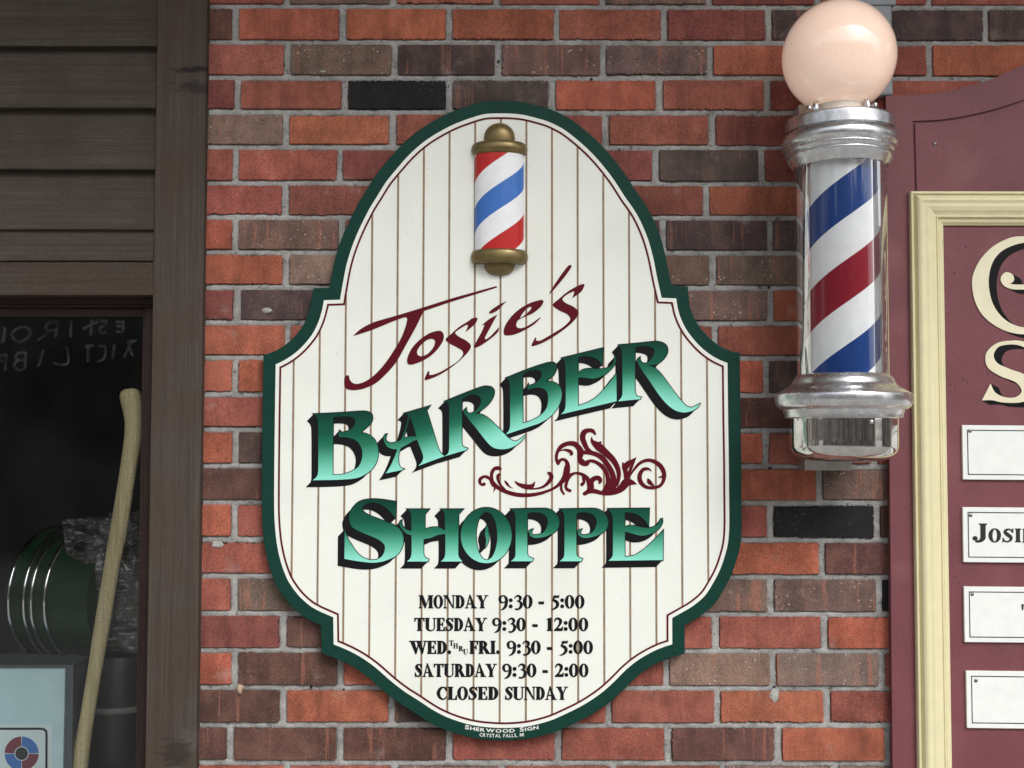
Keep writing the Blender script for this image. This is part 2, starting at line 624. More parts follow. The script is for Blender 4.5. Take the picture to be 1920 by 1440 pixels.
seed = 0
for r in range(len(ROWS)):
    z1 = at(900, MORT[r]).z; z0 = at(900, MORT[r + 1]).z
    js, codes = ROWS[r]
    codes = codes.split()
    xs = [X_LEFT] + [at(j, (MORT[r] + MORT[r + 1]) / 2).x for j in js]
    while xs[-1] < X_RIGHT:
        xs.append(xs[-1] + 0.2)
    for i in range(len(xs) - 1):
        seed += 1
        rr = random.Random(seed * 7 + 1)
        code = codes[i] if i < len(codes) else rr.choice('RRROMBN')
        hm = 0.0056 + rr.uniform(-0.0008, 0.0008); vm = 0.0069 + rr.uniform(-0.0012, 0.0012)
        add_brick(xs[i] + vm, xs[i + 1] - vm, z0 + hm, z1 - hm, code, seed)
Z_TOP = at(900, MORT[0]).z; Z_BOT = at(900, MORT[len(ROWS)]).z

m = N('fired_brick')
off = m.attr('boff').outputs['Vector']
bc = m.attr('bcol').outputs['Color']
kd = m.attr('bkind').outputs['Fac']
mott = m.noise(m.coord((1, 1, 1), off), 22, 4, 0.6)
grain = m.noise(m.coord((1, 1, 1), off), 420, 2, 0.7)
strk = m.noise(m.coord((85, 1, 5), off), 1.0, 3, 0.6)
drag = m.noise(m.coord((30, 1, 6), off), 1.0, 4, 0.7)
c = m.mix(1.0, bc, m.rng(mott, 0.28, 0.74, 0.72, 1.3), 'MULTIPLY')
c = m.mix(1.0, c, m.rng(drag, 0.3, 0.7, 0.74, 1.24), 'MULTIPLY')
c = m.mix(m.math('MULTIPLY', m.rng(mott, 0.5, 0.72, 0, 0.4), kd), c, (0.20, 0.105, 0.072))
c = m.mix(m.math('MULTIPLY', m.rng(strk, 0.60, 0.66, 0, 0.6), kd), c, (0.33, 0.13, 0.085))
c = m.mix(1.0, c, m.rng(grain, 0.25, 0.75, 0.52, 1.5), 'MULTIPLY')
pit = m.noise(m.coord((1, 1, 1), off), 260, 2, 0.5)
c = m.mix(m.rng(pit, 0.66, 0.74, 0, 0.55), c, (0.035, 0.02, 0.018))
vor = m.n('ShaderNodeTexVoronoi'); vor.inputs['Scale'].default_value = 130
m.l(m.coord((1, 1, 1), off), vor.inputs['Vector'])
cl = m.noise(m.coord((1, 1, 1), off), 26, 2, 0.5)
spk = m.math('MULTIPLY', m.rng(vor.outputs['Distance'], 0.14, 0.22, 1, 0), m.rng(cl, 0.52, 0.62, 0, 1))
c = m.mix(m.math('MULTIPLY', spk, m.rng(kd, 0.75, 1.0, 0.12, 0.85)), c, (0.66, 0.55, 0.49))
c = m.mix(1.0, c, m.rng(m.noise(m.coord((1, 1, 1)), 4.5, 5, 0.65), 0.3, 0.7, 0.80, 1.14), 'MULTIPLY')
dust = m.noise(m.coord((1, 1, 1)), 14, 5, 0.68)
c = m.mix(m.rng(dust, 0.60, 0.74, 0, 0.4), c, (0.34, 0.29, 0.26))
m.base(c)
m.set(Roughness=0.85, Specular_IOR_Level=0.3)
m.bump(m.math('ADD', m.math('MULTIPLY', grain, 0.6), m.math('ADD', mott, m.math('MULTIPLY', strk, 0.5))), 0.5, 0.0016)
obj('bricks', bm, m.m, bw)

m = N('grey_mortar')
a = m.noise(m.coord(), 28, 5, 0.6); b = m.noise(m.coord(), 330, 3, 0.7)
c = m.mix(m.rng(a, 0.3, 0.7, 0, 1), (0.255, 0.248, 0.235), (0.43, 0.423, 0.41))
c = m.mix(1.0, c, m.rng(b, 0.25, 0.75, 0.68, 1.3), 'MULTIPLY')
c = m.mix(1.0, c, m.rng(m.noise(m.coord(), 4.5, 5, 0.65), 0.3, 0.7, 0.78, 1.12), 'MULTIPLY')
c = m.mix(m.rng(m.noise(m.coord(), 95, 3), 0.62, 0.72, 0, 0.75), c, (0.06, 0.055, 0.05))
m.base(c)
m.set(Roughness=0.95, Specular_IOR_Level=0.2)
m.bump(m.math('ADD', a, b), 0.9, 0.002)
M_mortar = m.m
bm = bmesh.new()
f = bm.faces.new([bm.verts.new(p) for p in ((X_LEFT, 0.0125, Z_BOT), (X_RIGHT, 0.0125, Z_BOT), (X_RIGHT, 0.0125, Z_TOP), (X_LEFT, 0.0125, Z_TOP))])
BEAD = [(-1.0, 0.0082), (-0.86, 0.0050), (-0.45, 0.0038), (0.0, 0.0036), (0.45, 0.0042), (0.86, 0.0066), (1.0, 0.0100)]
def bead(x0, z0, x1, z1, half, sd):
    """one tooled joint: a rough bead of mortar between the bricks"""
    L = math.hypot(x1 - x0, z1 - z0)
    n = max(3, int(L / 0.004))
    prev = None
    for i in range(n + 1):
        t = i / n
        cx, cz = x0 + (x1 - x0) * t, z0 + (z1 - z0) * t
        hw = half * (1 + 0.16 * noise.noise(Vector((cx * 60, cz * 60, sd))))
        row = []
        for (u, y) in BEAD:
            px, pz = (cx, cz + u * hw) if abs(x1 - x0) > abs(z1 - z0) else (cx + u * hw, cz)
            q = Vector((px * 70, pz * 70, sd * 0.7))
            row.append(bm.verts.new((px, y + 0.0020 * noise.noise(q) + 0.0014 * noise.noise(q * 3.3), pz)))
        if prev:
            for k in range(len(BEAD) - 1):
                bm.faces.new((prev[k], row[k], row[k + 1], prev[k + 1]))
        prev = row
for r in range(len(ROWS)):
    zb_row = at(900, MORT[r + 1]).z; zt_row = at(900, MORT[r]).z
    bead(X_LEFT, zb_row, X_RIGHT, zb_row, 0.0082, r * 5.7)
    xx = [at(q, (MORT[r] + MORT[r + 1]) / 2).x for q in ROWS[r][0]]
    while xx[-1] < X_RIGHT - 0.2: xx.append(xx[-1] + 0.2)
    for k, x in enumerate(xx):
        bead(x, zb_row, x, zt_row, 0.0096, r * 3.1 + k * 7.7)
bmesh.ops.recalc_face_normals(bm, faces=bm.faces[:])
obj('mortar', bm, M_mortar, bw, smooth=True)
# the rest of the shop front above and below, and the porch ceiling that shades it
bm = bmesh.new()
box(bm, X_LEFT, X_RIGHT, 0.003, 0.2, 0.0, Z_BOT)
box(bm, X_LEFT, X_RIGHT, 0.003, 0.2, Z_TOP, 3.8)
obj('plinth_and_frieze', bm, paint('dull_brick', (0.2, 0.08, 0.06, 1), 0.9, var=0.3, vs=9), bw)
M_soffit = wood('porch_boards', (0.38, 0.37, 0.35, 1), (0.52, 0.51, 0.49, 1), 'X')
bm = bmesh.new()
box(bm, -4.5, 5.0, -1.2, 0.4, 3.55, 3.65)
box(bm, -4.5, 5.0, -1.26, -1.2, 3.47, 3.7)
obj('porch_ceiling', bm, M_soffit, bw)
# holes as black discs with their shade painted in, and crumbs in the joints
M_hole = paint('hole_dark', (0.008, 0.008, 0.008, 1), 0.9)
for (x, y, r) in ((934.5, 116, 2.6), (1109, 149, 2.6), (1161, 283, 2.6), (1443, 878, 2.8), (1451.5, 1288, 2.8), (584, 1287, 2.6), (1441, 539, 2.4), (645, 1292, 1.8)):
    bm = bmesh.new()
    p = at(x, y, -0.0045)
    ang = [2 * math.pi * k / 10 for k in range(10)]
    va = [bm.verts.new((p.x + r * 1e-3 * math.cos(q), 0.0005, p.z + r * 1e-3 * math.sin(q))) for q in ang]
    vb = [bm.verts.new((p.x + r * 1e-3 * math.cos(q), 0.02, p.z + r * 1e-3 * math.sin(q))) for q in ang]
    bm.faces.new(va)
    for k in range(10):
        bm.faces.new((va[k], va[(k + 1) % 10], vb[(k + 1) % 10], vb[k]))
    obj('painted_hole_disc', bm, M_hole, bw)
M_splash = paint('mortar_crumb', (0.36, 0.35, 0.33, 1), 0.95, var=0.3, vs=90, bump=0.5)
M_clay = paint('tan_clay', (0.42, 0.30, 0.22, 1), 0.95, var=0.3, vs=90, bump=0.5)
def blob(name, x, y, rx, rz, h, mt):
    bm = bmesh.new()
    bmesh.ops.create_icosphere(bm, subdivisions=3, radius=1.0)
    p = at(x, y, 0)
    for v in bm.verts:
        k = 1 + 0.45 * noise.noise(v.co * 2.2 + Vector((x, y, 0)))
        v.co = Vector((p.x + v.co.x * rx * k, p.y + v.co.y * h, p.z + v.co.z * rz * k))
    obj(name, bm, mt, bw, smooth=True)
blob('mortar_splash', 500, 582, 0.009, 0.005, 0.002, M_splash)
blob('mortar_splash', 605, 134, 0.006, 0.0022, 0.002, M_splash)
blob('mortar_splash', 1452, 1303, 0.0085, 0.013, 0.0012, M_splash)
blob('mortar_splash', 408, 1021, 0.011, 0.006, 0.0012, M_splash)
blob('clay_lump', 450, 1292, 0.006, 0.009, 0.008, M_clay)

# ------------------------------------------------------------------ shop sign
D0, D1 = 0.004, 0.023
D_face, D_line = D1 + 0.0004, D1 + 0.0010
OUT = path("""936,189 900,191.5 850,208 815,225 782,246 752,272 727,300 705,327 688,354 672,380 652,420 637,457 627,490 620.5,522 617.5,539!
587.7,540! 585,553 581.6,573 575,595 565.5,614 549,634 531,649 511,660 493.7,665! 492.4,740 491.4,820 490.6,900 490.8,965 494,1010 500,1045 509,1076 521,1103 542,1132 566,1154 586,1166 601.5,1173!
602.4,1225! 634,1237 662,1251 688,1269 719,1296 745,1316 770,1332 804,1354 838,1370 882,1383 937,1388.5 990,1385.5 1036,1374.5 1066,1362 1106,1342 1142,1318 1167,1296 1190,1273 1213,1255 1245,1238 1284,1226!
1284,1172.5! 1312,1156 1339,1133 1357,1106 1372,1077 1382,1048 1388.5,1020 1391,985 1390.6,930 1390,860 1388.6,770 1387.4,661!
1371,658 1350,648.5 1332,635 1317,619 1305,602 1296,581 1291.5,558 1289.9,536.5! 1259.6,535.5! 1255.5,517 1247.5,477 1237,440 1222,404 1207,378 1192,357 1172,326 1150,297 1127,271 1100,246 1070,223 1040,207.5 1012,198.5 978,191""", 4)
sign = thing('shop_sign', 'white oval barber shop sign with green border on brick wall', 'sign', at(938, 1388, D0))
M_green = paint('dark_green_paint', (0.007, 0.042, 0.031, 1), 0.42, var=0.1, vs=30, bump=0.06, bs=500, grain=0.15, spec=0.12)
M_cream = paint('cream_white_paint', (0.780, 0.803, 0.742, 1), 0.42, var=0.022, vs=9, bump=0.04, bs=500, grain=0.02, spec=0.12)
M_burg = paint('burgundy_paint', (0.098, 0.006, 0.013, 1), 0.4, var=0.08, vs=40, bump=0.03, spec=0.12)
M_tan = paint('tan_pinstripe', (0.27, 0.19, 0.125, 1), 0.5, var=0.25, vs=70, bump=0.0, spec=0.12)
M_black = paint('black_sign_paint', (0.010, 0.010, 0.012, 1), 0.35, var=0.1, bump=0.02, spec=0.12)
bm = bmesh.new(); prism(bm, OUT, D1, D0)
obj('board', bm, M_green, sign, bevel=0.0012)
def speckle(mt, scale, lo, hi, col, k):
    nt = mt.node_tree
    p = nt.nodes['Principled BSDF']; src = p.inputs['Base Color'].links[0].from_socket
    tc = nt.nodes.new('ShaderNodeTexCoord'); nz = nt.nodes.new('ShaderNodeTexNoise'); nz.inputs['Scale'].default_value = scale; nz.inputs['Detail'].default_value = 1
    nt.links.new(tc.outputs['Object'], nz.inputs['Vector'])
    mr = nt.nodes.new('ShaderNodeMapRange'); mr.inputs['From Min'].default_value = lo; mr.inputs['From Max'].default_value = hi; mr.inputs['To Max'].default_value = k
    nt.links.new(nz.outputs[0], mr.inputs['Value'])
    mx = nt.nodes.new('ShaderNodeMix'); mx.data_type = 'RGBA'
    nt.links.new(mr.outputs[0], mx.inputs[0]); nt.links.new(src, mx.inputs[6]); mx.inputs[7].default_value = col
    nt.links.new(mx.outputs[2], p.inputs['Base Color'])
speckle(M_cream, 210, 0.735, 0.76, (0.20, 0.19, 0.16, 1), 0.4)
speckle(M_cream, 6, 0.56, 0.75, (0.66, 0.68, 0.62, 1), 0.35)
bm = bmesh.new(); face2d(bm, [true_inset(OUT, 23.6)], D_face)
obj('face_panel', bm, M_cream, sign)
bm = bmesh.new(); ring2d(bm, true_inset(OUT, 30.6), true_inset(OUT, 34.2), D_line)
obj('border_line', bm, M_burg, sign, label='thin dark red line round the white panel')
# pinstripes: world-vertical, cut to the outline
INN = [(at(x, y, D_face).x, at(x, y, D_face).z) for x, y in true_inset(OUT, 33)]
cxs = at(938, 760, D_face).x; dxs = at(986.5, 760, D_face).x - cxs
bm = bmesh.new()
for k in range(-8, 9):
    x = cxs + k * dxs
    zs = []
    for i in range(len(INN)):
        a = INN[i]; b = INN[(i + 1) % len(INN)]
        if (a[0] - x) * (b[0] - x) < 0:
            zs.append(a[1] + (b[1] - a[1]) * (x - a[0]) / (b[0] - a[0]))
    zs.sort()
    for q in range(0, len(zs) - 1, 2):
        w = 0.00185
        bm.faces.new([bm.verts.new((xx, -(D_face + 0.0003), zz)) for xx, zz in ((x - w, zs[q]), (x + w, zs[q]), (x + w, zs[q + 1]), (x - w, zs[q + 1]))])
obj('pinstripes', bm, M_tan, sign)

# --- main words: traced letters, black block shade, green to aqua fade
A_ = '@560,740,6.4 '; B_ = '@820,660,6.857 '; C_ = '@1030,620,6.4 '; D_ = '@620,920,6 '; E_ = '@930,920,5.818 '
def ell(ox, oy, s, cx, cy, rx, ry, n=40):
    return [(ox + (cx + rx * math.cos(2 * math.pi * i / n)) / s, oy + (cy + ry * math.sin(2 * math.pi * i / n)) / s) for i in range(n)]
BARBER = [
 [A_ + "180,232! 500,216 740,199 830,205 880,240 882,310 840,370 740,455! 820,472 900,528 945,610 956,700 937,800 882,890 800,955 700,1000 500,1020 165,1027! 202,1000 227,960 235,900 235,500 232,320 215,268",
  A_ + "415,275! 450,265 600,262 662,280 680,325 665,375 610,425 555,448 515,450 492,428! 478,465 490,513! 540,508 625,522 695,555 745,620 766,700 752,795 715,865 650,912 560,948 480,962 408,962!"],
 [A_ + "1265,222! 1580,130! 1535,190! 1560,265 1620,460 1680,655 1718,712 1752,738! 1435,855! 1480,805 1495,752 1480,690 1420,540! 1380,553 1300,600 1225,640! 1200,720 1200,820 1222,872 1262,890! 1240,903! 1045,945! 1100,860 1150,750 1185,655! 1120,650 1060,620 1025,560 1020,510 1040,475! 1060,472! 1045,520 1060,560 1110,580 1180,565 1230,540! 1250,490 1290,370 1312,255 1300,235!",
  A_ + "1335,258! 1375,370 1415,510! 1370,500 1310,510 1258,525! 1290,420"],
 [B_ + "97,634! 350,530 550,455 620,440 690,450 730,490 725,560 680,640 600,720 470,798! 560,800 640,840 720,910 830,1020 920,1110 990,1148 1040,1135 1140,1065! 1110,1110 1040,1180 950,1230 850,1250 750,1240 680,1200 600,1110 500,980 400,860 345,790 340,755 372,720! 378,760 402,787 440,785 500,750 545,690 562,615 525,562 440,548 360,578 318,612! 316,800 315,1000 315,1170 330,1215 388,1238! 376,1258! 92,1341! 140,1300 152,1230 152,800 150,690 130,655"],
 [B_ + "882,333! 1180,215 1400,143 1480,132 1525,160 1530,220 1490,300 1390,380! 1480,385 1550,420 1590,480 1598,560 1570,670 1500,780 1400,868 1290,925! 880,1060! 920,1010 935,950 935,600 930,400 915,362",
  B_ + "1098,295! 1140,262 1200,240 1290,235 1340,262 1335,320 1290,380 1230,415 1180,430 1170,412! 1155,450 1170,485! 1220,468 1300,458 1370,475 1415,530 1425,620 1400,730 1340,800 1290,840 1200,885 1098,918!"],
 [C_ + "150,328! 648,206! 636,412! 600,365 540,325 460,305 400,308 345,322! 345,515! 380,480 440,458 520,455 620,460 700,445 760,400 782,330 792,308! 800,360 775,420 700,500 620,550 540,575 460,570 400,560 345,565! 345,902! 450,865 560,800 660,700 740,600 804,512! 808,846! 140,1004! 180,960 195,900 197,600 190,400 175,355"],
 [C_ + "832,172! 1050,152 1280,130 1370,150 1415,200 1415,270 1370,340 1290,400 1170,415! 1260,445 1340,520 1430,640 1540,790 1640,900 1700,922 1740,910 1808,876! 1780,920 1720,960 1620,982 1520,960 1430,900 1330,790 1200,600 1090,440 1055,370 1060,340 1088,318! 1092,355 1118,387 1165,390 1215,350 1258,275 1250,215 1180,186 1100,183 1028,205! 1027,600 1030,740 1050,783 1102,798! 1088,822! 825,848! 865,800 878,750 875,400 870,240 850,200"]]
SHOPPE = [
 [D_ + "740,124! 728,312! 690,260 620,190 540,145 460,135 390,155 353,192 370,235 430,275 520,310 620,350 720,390 790,450 817,530 810,620 760,710 680,762 570,800 460,810 330,797 155,767! 158,435! 180,510 230,600 290,690 360,750 450,780 530,770 590,720 612,640 590,590 520,540 400,490 290,440 235,400 210,330 210,270 250,190 330,120 440,95 560,97"],
 [D_ + "862,207! 1110,207! 1062,265! 1060,435! 1120,415 1200,410 1245,425 1285,452! 1285,300 1275,245 1242,207! 1492,207! 1440,265! 1435,700 1445,750 1480,792! 1470,797! 1238,797! 1275,760 1290,700 1290,485! 1200,500 1130,530 1045,546! 1045,700 1060,748 1104,772! 1095,797! 858,797! 895,760 910,700 910,502! 850,480 800,430 772,380 785,340! 802,330! 800,370 820,410 860,440 908,455! 908,300 895,240"],
 None,
 [E_ + "165,200! 540,194 620,222 675,285 690,350 670,420 610,470 520,505 430,515 380,495 360,455 370,430 402,420! 388,455 402,480 450,480 510,460 550,410 567,340 545,280 490,245 400,235 342,250! 342,680 355,718 408,742! 395,770! 162,770! 200,735 213,690 213,320 205,250"],
 [E_ + "698,200! 1073,194 1153,222 1208,285 1223,350 1203,420 1143,470 1053,505 963,515 913,495 893,455 903,430 935,420! 921,455 935,480 983,480 1043,460 1083,410 1100,340 1078,280 1023,245 933,235 877,250! 877,680 890,718 943,742! 930,770! 695,770! 733,735 746,690 746,320 738,250"],
 [E_ + "1222,196! 1672,192! 1668,392! 1630,330 1560,270 1480,240 1405,238! 1405,400! 1450,380 1520,385 1620,405 1700,400 1760,370 1795,310 1815,305! 1815,350 1780,410 1720,455 1640,485 1560,488 1480,465 1405,445! 1405,722! 1500,708 1600,650 1700,560 1780,480 1824,432! 1820,757! 1226,765! 1262,730 1275,690 1275,330 1265,260"],
 [D_ + "1760,385! 1775,450 1777,560 1740,645! 1750,560 1735,470"]]
BASE = [(540, 901), (585, 900), (670, 899), (723, 888), (784, 873), (876, 842), (948, 815), (1052, 777), (1156, 752), (1210, 748), (1320, 770)]
TOPL = [(540, 778), (589, 776), (700, 771), (757, 774), (806, 760), (834, 753), (920, 724), (949, 709), (1040, 679), (1053, 671), (1130, 653), (1160, 647), (1240, 640), (1320, 640)]
def interp(tb, x):
    for a, b in zip(tb, tb[1:]):
        if x <= b[0]:
            return a[1] + (b[1] - a[1]) * (x - a[0]) / (b[0] - a[0])
    return tb[-1][1]
m = N('green_to_aqua_fade')
t = m.attr('fade').outputs['Fac']
sp = m.noise(m.coord(), 1100, 2)
t2 = m.math('ADD', t, m.rng(sp, 0.3, 0.7, -0.035, 0.035))
c = m.ramp(t2, [(0.0, lin(17, 60, 49)), (0.33, lin(24, 88, 68)), (0.50, lin(40, 114, 88)), (0.67, lin(80, 162, 135)), (0.85, lin(118, 202, 178)), (1.0, lin(144, 222, 204))])
m.base(c); m.set(Roughness=0.38, Specular_IOR_Level=0.12)
M_fade = m.m
SH = (-12.8, 13.2)
def word(letters, name, label, d, tf):
    pa = obj(name, bmesh.new(), M_black, sign, label=label)
    bmk = bmesh.new()
    bmg = bmesh.new(); tl = bmg.verts.layers.float.new('fade')
    q = 0
    for L in letters:
        loops = [ell(620, 920, 6, 1750, 503, 286, 313), ell(620, 920, 6, 1755, 510, 120, 271)] if L is None else [path(s, 5) for s in L]
        face2d(bmg, loops, d + 0.0012, tl, tf)
        face2d(bmk, [[(x + SH[0], y + SH[1]) for x, y in lp] for lp in loops], d)
        for lp in loops:
            n = len(lp)
            for i in range(n):
                a = lp[i]; b = lp[(i + 1) % n]
                q += 1
                quad2d(bmk, (a, b, (b[0] + SH[0], b[1] + SH[1]), (a[0] + SH[0], a[1] + SH[1])), d + 0.00002 + 1e-6 * (q % 400))
            # fine black outline
            o = inset(lp, -1.5 if lp is loops[0] else 1.5)
            for i in range(n):
                j = (i + 1) % n
                q += 1
                quad2d(bmk, (lp[i], lp[j], o[j], o[i]), d + 0.0005 + 1e-6 * (q % 400))
    me = pa.data
    bmk.normal_update(); bmk.to_mesh(me); bmk.free()
    obj('letter_faces', bmg, M_fade, pa)
word(BARBER, 'lettering', 'upper rising word in green letters with black shade', D_face + 0.0006, lambda x, y: (y - interp(TOPL, x)) / (interp(BASE, x) - interp(TOPL, x)))
word(SHOPPE, 'lettering', 'lower level word in green letters with black shade', D_face + 0.0006, lambda x, y: (y - 940) / (1053 - 940))

# --- script name
J_ = '@630,480,5.333 '; K_ = '@850,480,6 '
SCRIPT = [
 [J_ + "172,798! 240,735 370,665 600,597 860,518 1130,432 1333,375 1600,302 1612,308 1600,318 1333,402 1130,465 880,550! 865,575 800,710 700,890 610,1050 520,1160 400,1270 280,1325 175,1342 100,1325 82,1280 85,1220 110,1192 128,1198 140,1240 170,1270 220,1278 300,1250 400,1175 500,1060 600,910 660,800 700,690 711,625 690,612 600,642 370,735 250,776"],
 [J_ + "1040,747 1078,790 1065,860 990,960 900,1030 800,1075 735,1087 710,1060 720,1000 760,920 840,835 940,770", J_ + "960,828 990,850 975,910 920,975 860,1002 820,990 812,950 850,890 910,840"],
 [K_ + "255,694 273,705 245,765 135,858! 165,783 148,775 80,815 22,862 60,905 150,955 198,1010 170,1075 100,1150 0,1235 " + J_ + "1080,1162 985,1212 895,1243! 885,1230 920,1150! 935,1160 932,1185 960,1188 1030,1165 1130,1110 1220,1050 1268,990 1265,950 1220,920 1120,865 1097,830 1150,780 1230,710 1333,645 " + K_ + "205,705"],
 [K_ + "498,657! 440,760 358,915 365,937 420,900 515,798! 502,855 400,945 300,1012 245,1033 230,1018 260,960 320,850 352,772! 318,780! 400,712"],
 [K_ + "603,505! 560,548 500,610 440,642 405,648 405,628 450,590 520,545"],
 [K_ + "1000,494 1015,515 985,570 900,640 735,718 708,770 718,802 762,812 820,795 900,745 978,688! 978,702 900,775 780,845 680,885 590,893 567,868 575,800 640,695 740,600 850,535 950,500", K_ + "868,570 878,582 860,612 810,660 750,702! 770,660 820,598"],
 [K_ + "1315,101 1331,112 1320,140 1250,238 1120,392 1072,432! 1110,365 1210,215 1290,112"],
 [K_ + "1462,314 1476,325 1460,370 1430,410 1335,478! 1362,405 1345,400 1270,440 1228,485 1260,525 1350,570 1405,620 1395,680 1320,765 1220,845 1100,925 980,988 885,1018! 880,1000 922,915! 935,930 930,950 980,950 1090,890 1220,810 1300,740 1315,700 1280,655 1180,605 1117,550 1180,490 1280,405 1400,335"]]
bm = bmesh.new()
for L in SCRIPT:
    face2d(bm, [path(s, 6) for s in L], D_face + 0.0007)
obj('script_name', bm, M_burg, sign, label='dark red slanted script name')

# --- scroll ornament
SCROLL = [
 [(150,515,12),(195,535,24),(218,572,36),(270,615,30),(340,650,30),(430,675,32),(530,682,30),(640,668,26),(730,640,20),(800,605,22),(858,552,38),(890,500,50),(902,440,50),(905,392,34),(885,358,24),(852,352,22),(825,375,26)],
 [(195,533,16),(165,512,20),(130,512,22),(100,535,26),(98,565,24),(115,585,18),(135,580,28)],
 [(222,590,28),(206,520,26),(210,470,28),(235,437,28),(270,432,30),(290,440,18)],
 [(340,638,8),(282,578,18),(262,525,22),(268,495,22),(284,492,16)],
 [(225,570,28),(236,612,16),(222,654,3)],
 [(328,550,8),(345,572,20),(372,602,10),(400,617,3)],
 [(422,555,8),(460,583,26),(530,605,40),(578,598,34),(604,560,6)],
 [(560,625,10),(640,617,14),(700,592,22),(748,540,32),(757,505,34),(742,482,28),(728,478,18)],
 [(820,388,28),(803,340,24),(814,282,26),(850,232,34),(910,205,34),(970,208,40),(1008,242,44),(1028,287,52),(1020,340,40),(1040,376,48),(1078,396,32),(1100,388,18)],
 [(832,274,4),(880,263,16),(928,276,28),(944,298,26),(936,310,14)],
 [(1015,295,20),(1080,286,32),(1160,300,36),(1230,342,40),(1288,420,42),(1325,500,44),(1330,580,54),(1310,645,50)],
 [(1062,384,24),(1120,364,24),(1180,382,28),(1238,432,32),(1274,500,32),(1280,580,40),(1250,645,46)],
 [(1162,118,16),(1140,90,30),(1100,83,32),(1060,102,44),(1046,150,44),(1066,212,40),(1100,266,32),(1190,322,16)],
 [(1130,146,6),(1136,185,28),(1190,230,62),(1262,292,54),(1330,360,46),(1372,440,38),(1380,510,32),(1366,592,18)],
 [(1190,230,10),(1200,205,26),(1214,190,12)],
 [(1064,668,30),(1108,645,36),(1160,645,36),(1250,667,28),(1330,655,40),(1400,620,56),(1450,565,66),(1500,565,40),(1546,580,3)],
 [(1125,610,46),(1124,562,44),(1150,530,38),(1190,522,36),(1208,545,34),(1202,568,18)],
 [(925,492,18),(980,478,18),(1040,490,26),(1090,530,34),(1110,590,40),(1108,640,40)],
 [(890,600,22),(905,545,24),(935,505,16),(962,492,8)],
 [(850,585,16),(850,630,20),(874,672,14)],
 [(885,590,16),(900,625,24),(930,640,24)],
 [(1052,520,22),(1058,560,22),(1040,582,28)],
 [(1455,550,40),(1442,470,36),(1432,415,40),(1416,382,8)],
 [(1440,430,40),(1462,395,46),(1490,378,36),(1540,334,4)],
 [(1452,530,22),(1490,440,22),(1540,334,4)],
 [(1470,525,8),(1520,445,18),(1580,382,24),(1660,358,26),(1740,390,34),(1788,450,36),(1798,520,30),(1768,588,24),(1700,612,24),(1630,605,26),(1582,560,34),(1572,500,34),(1602,447,28),(1650,438,20),(1680,458,6)],
 [(1798,500,20),(1765,515,12),(1745,512,4)],
 [(1650,535,16),(1664,562,34),(1705,595,8)]]
bm = bmesh.new()
for i, s in enumerate(SCROLL):
    stroke(bm, [(a, b, w * 1.16 + 1.0) for a, b, w in s], D_face + 0.0007 + 1e-5 * i, 4.923, (880, 790))
obj('scroll_ornament', bm, M_burg, sign, label='dark red leafy scroll flourish')

# --- small roman letters for the opening hours (cap height 100)
def ST(x0, x1, y0=0, y1=100, bot=True, top=True, s=7):
    r = [[(x0, y0), (x1, y0), (x1, y1), (x0, y1)]]
    if bot: r.append([(x0 - s, y0), (x1 + s, y0), (x1 + s, y0 + 3), (x1 - 1, y0 + 9), (x0 + 1, y0 + 9), (x0 - s, y0 + 3)])
    if top: r.append([(x0 - s, y1), (x1 + s, y1), (x1 + s, y1 - 3), (x1 - 1, y1 - 9), (x0 + 1, y1 - 9), (x0 - s, y1 - 3)])
    return r
def EL(cx, cy, rx, ry, n=28, a0=0, a1=360):
    return [(cx + rx * math.cos(R(a0 + (a1 - a0) * i / n)), cy + ry * math.sin(R(a0 + (a1 - a0) * i / n))) for i in range(n + (a1 - a0 < 360))]
def BOWL(x, y0, y1, w, t, h=5):
    """half-round bowl from x: outer width w, weight t, hairline h"""
    cy = (y0 + y1) / 2; ry = (y1 - y0) / 2
    o = EL(x, cy, w, ry, 20, -90, 90); i = EL(x, cy, w - t, ry - h, 20, 90, -90)
    return [o + i]
G = {}
G['I'] = (ST(8, 32), [], 40)
G['O'] = ([], [(EL(38, 50, 38, 52), EL(38, 50, 15, 46))], 76)
G['0'] = ([], [(EL(33, 50, 32, 52), EL(33, 50, 11, 46))], 66)
G['D'] = (ST(8, 32, s=6) + BOWL(32, 0, 100, 42, 24, 5), [], 76)
G['M'] = (ST(10, 15, s=9) + [[(4, 100), (34, 100), (62, 26), (56, 0), (50, 0)], [(51, 0), (57, 8), (92, 100), (86, 100)]] + ST(86, 110, s=8), [], 118)
G['N'] = (ST(10, 15, s=9) + [[(2, 100), (32, 100), (84, 0), (78, 0), (15, 90)]] + ST(79, 84, 0, 100, False, True, 9), [], 93)
G['A'] = ([[(36, 104), (42, 104), (86, 0), (58, 0)], [(36, 104), (40, 92), (14, 0), (8, 0)], [(18, 30), (62, 30), (60, 36), (20, 36)], [(0, 0), (24, 0), (24, 4), (0, 4)], [(50, 0), (94, 0), (94, 4), (50, 4)]], [], 92)
G['Y'] = ([[(4, 100), (32, 100), (54, 50), (34, 46)], [(48, 44), (53, 44), (82, 100), (76, 100)], [(-4, 100), (40, 100), (40, 96), (-4, 96)], [(64, 100), (92, 100), (92, 96), (64, 96)]] + ST(32, 55, 0, 50, True, False), [], 88)
G['T'] = (ST(28, 52, 0, 100, True, False) + [[(0, 100), (80, 100), (80, 74), (76, 74), (70, 94), (10, 94), (4, 74), (0, 74)]], [], 80)
G['U'] = (ST(8, 32, 24, 100, False, True) + ST(74, 80, 24, 100, False, True, 8) + [EL(44, 26, 36, 28, 20, 180, 360) + EL(51, 26, 23, 22, 20, 360, 180)], [], 88)
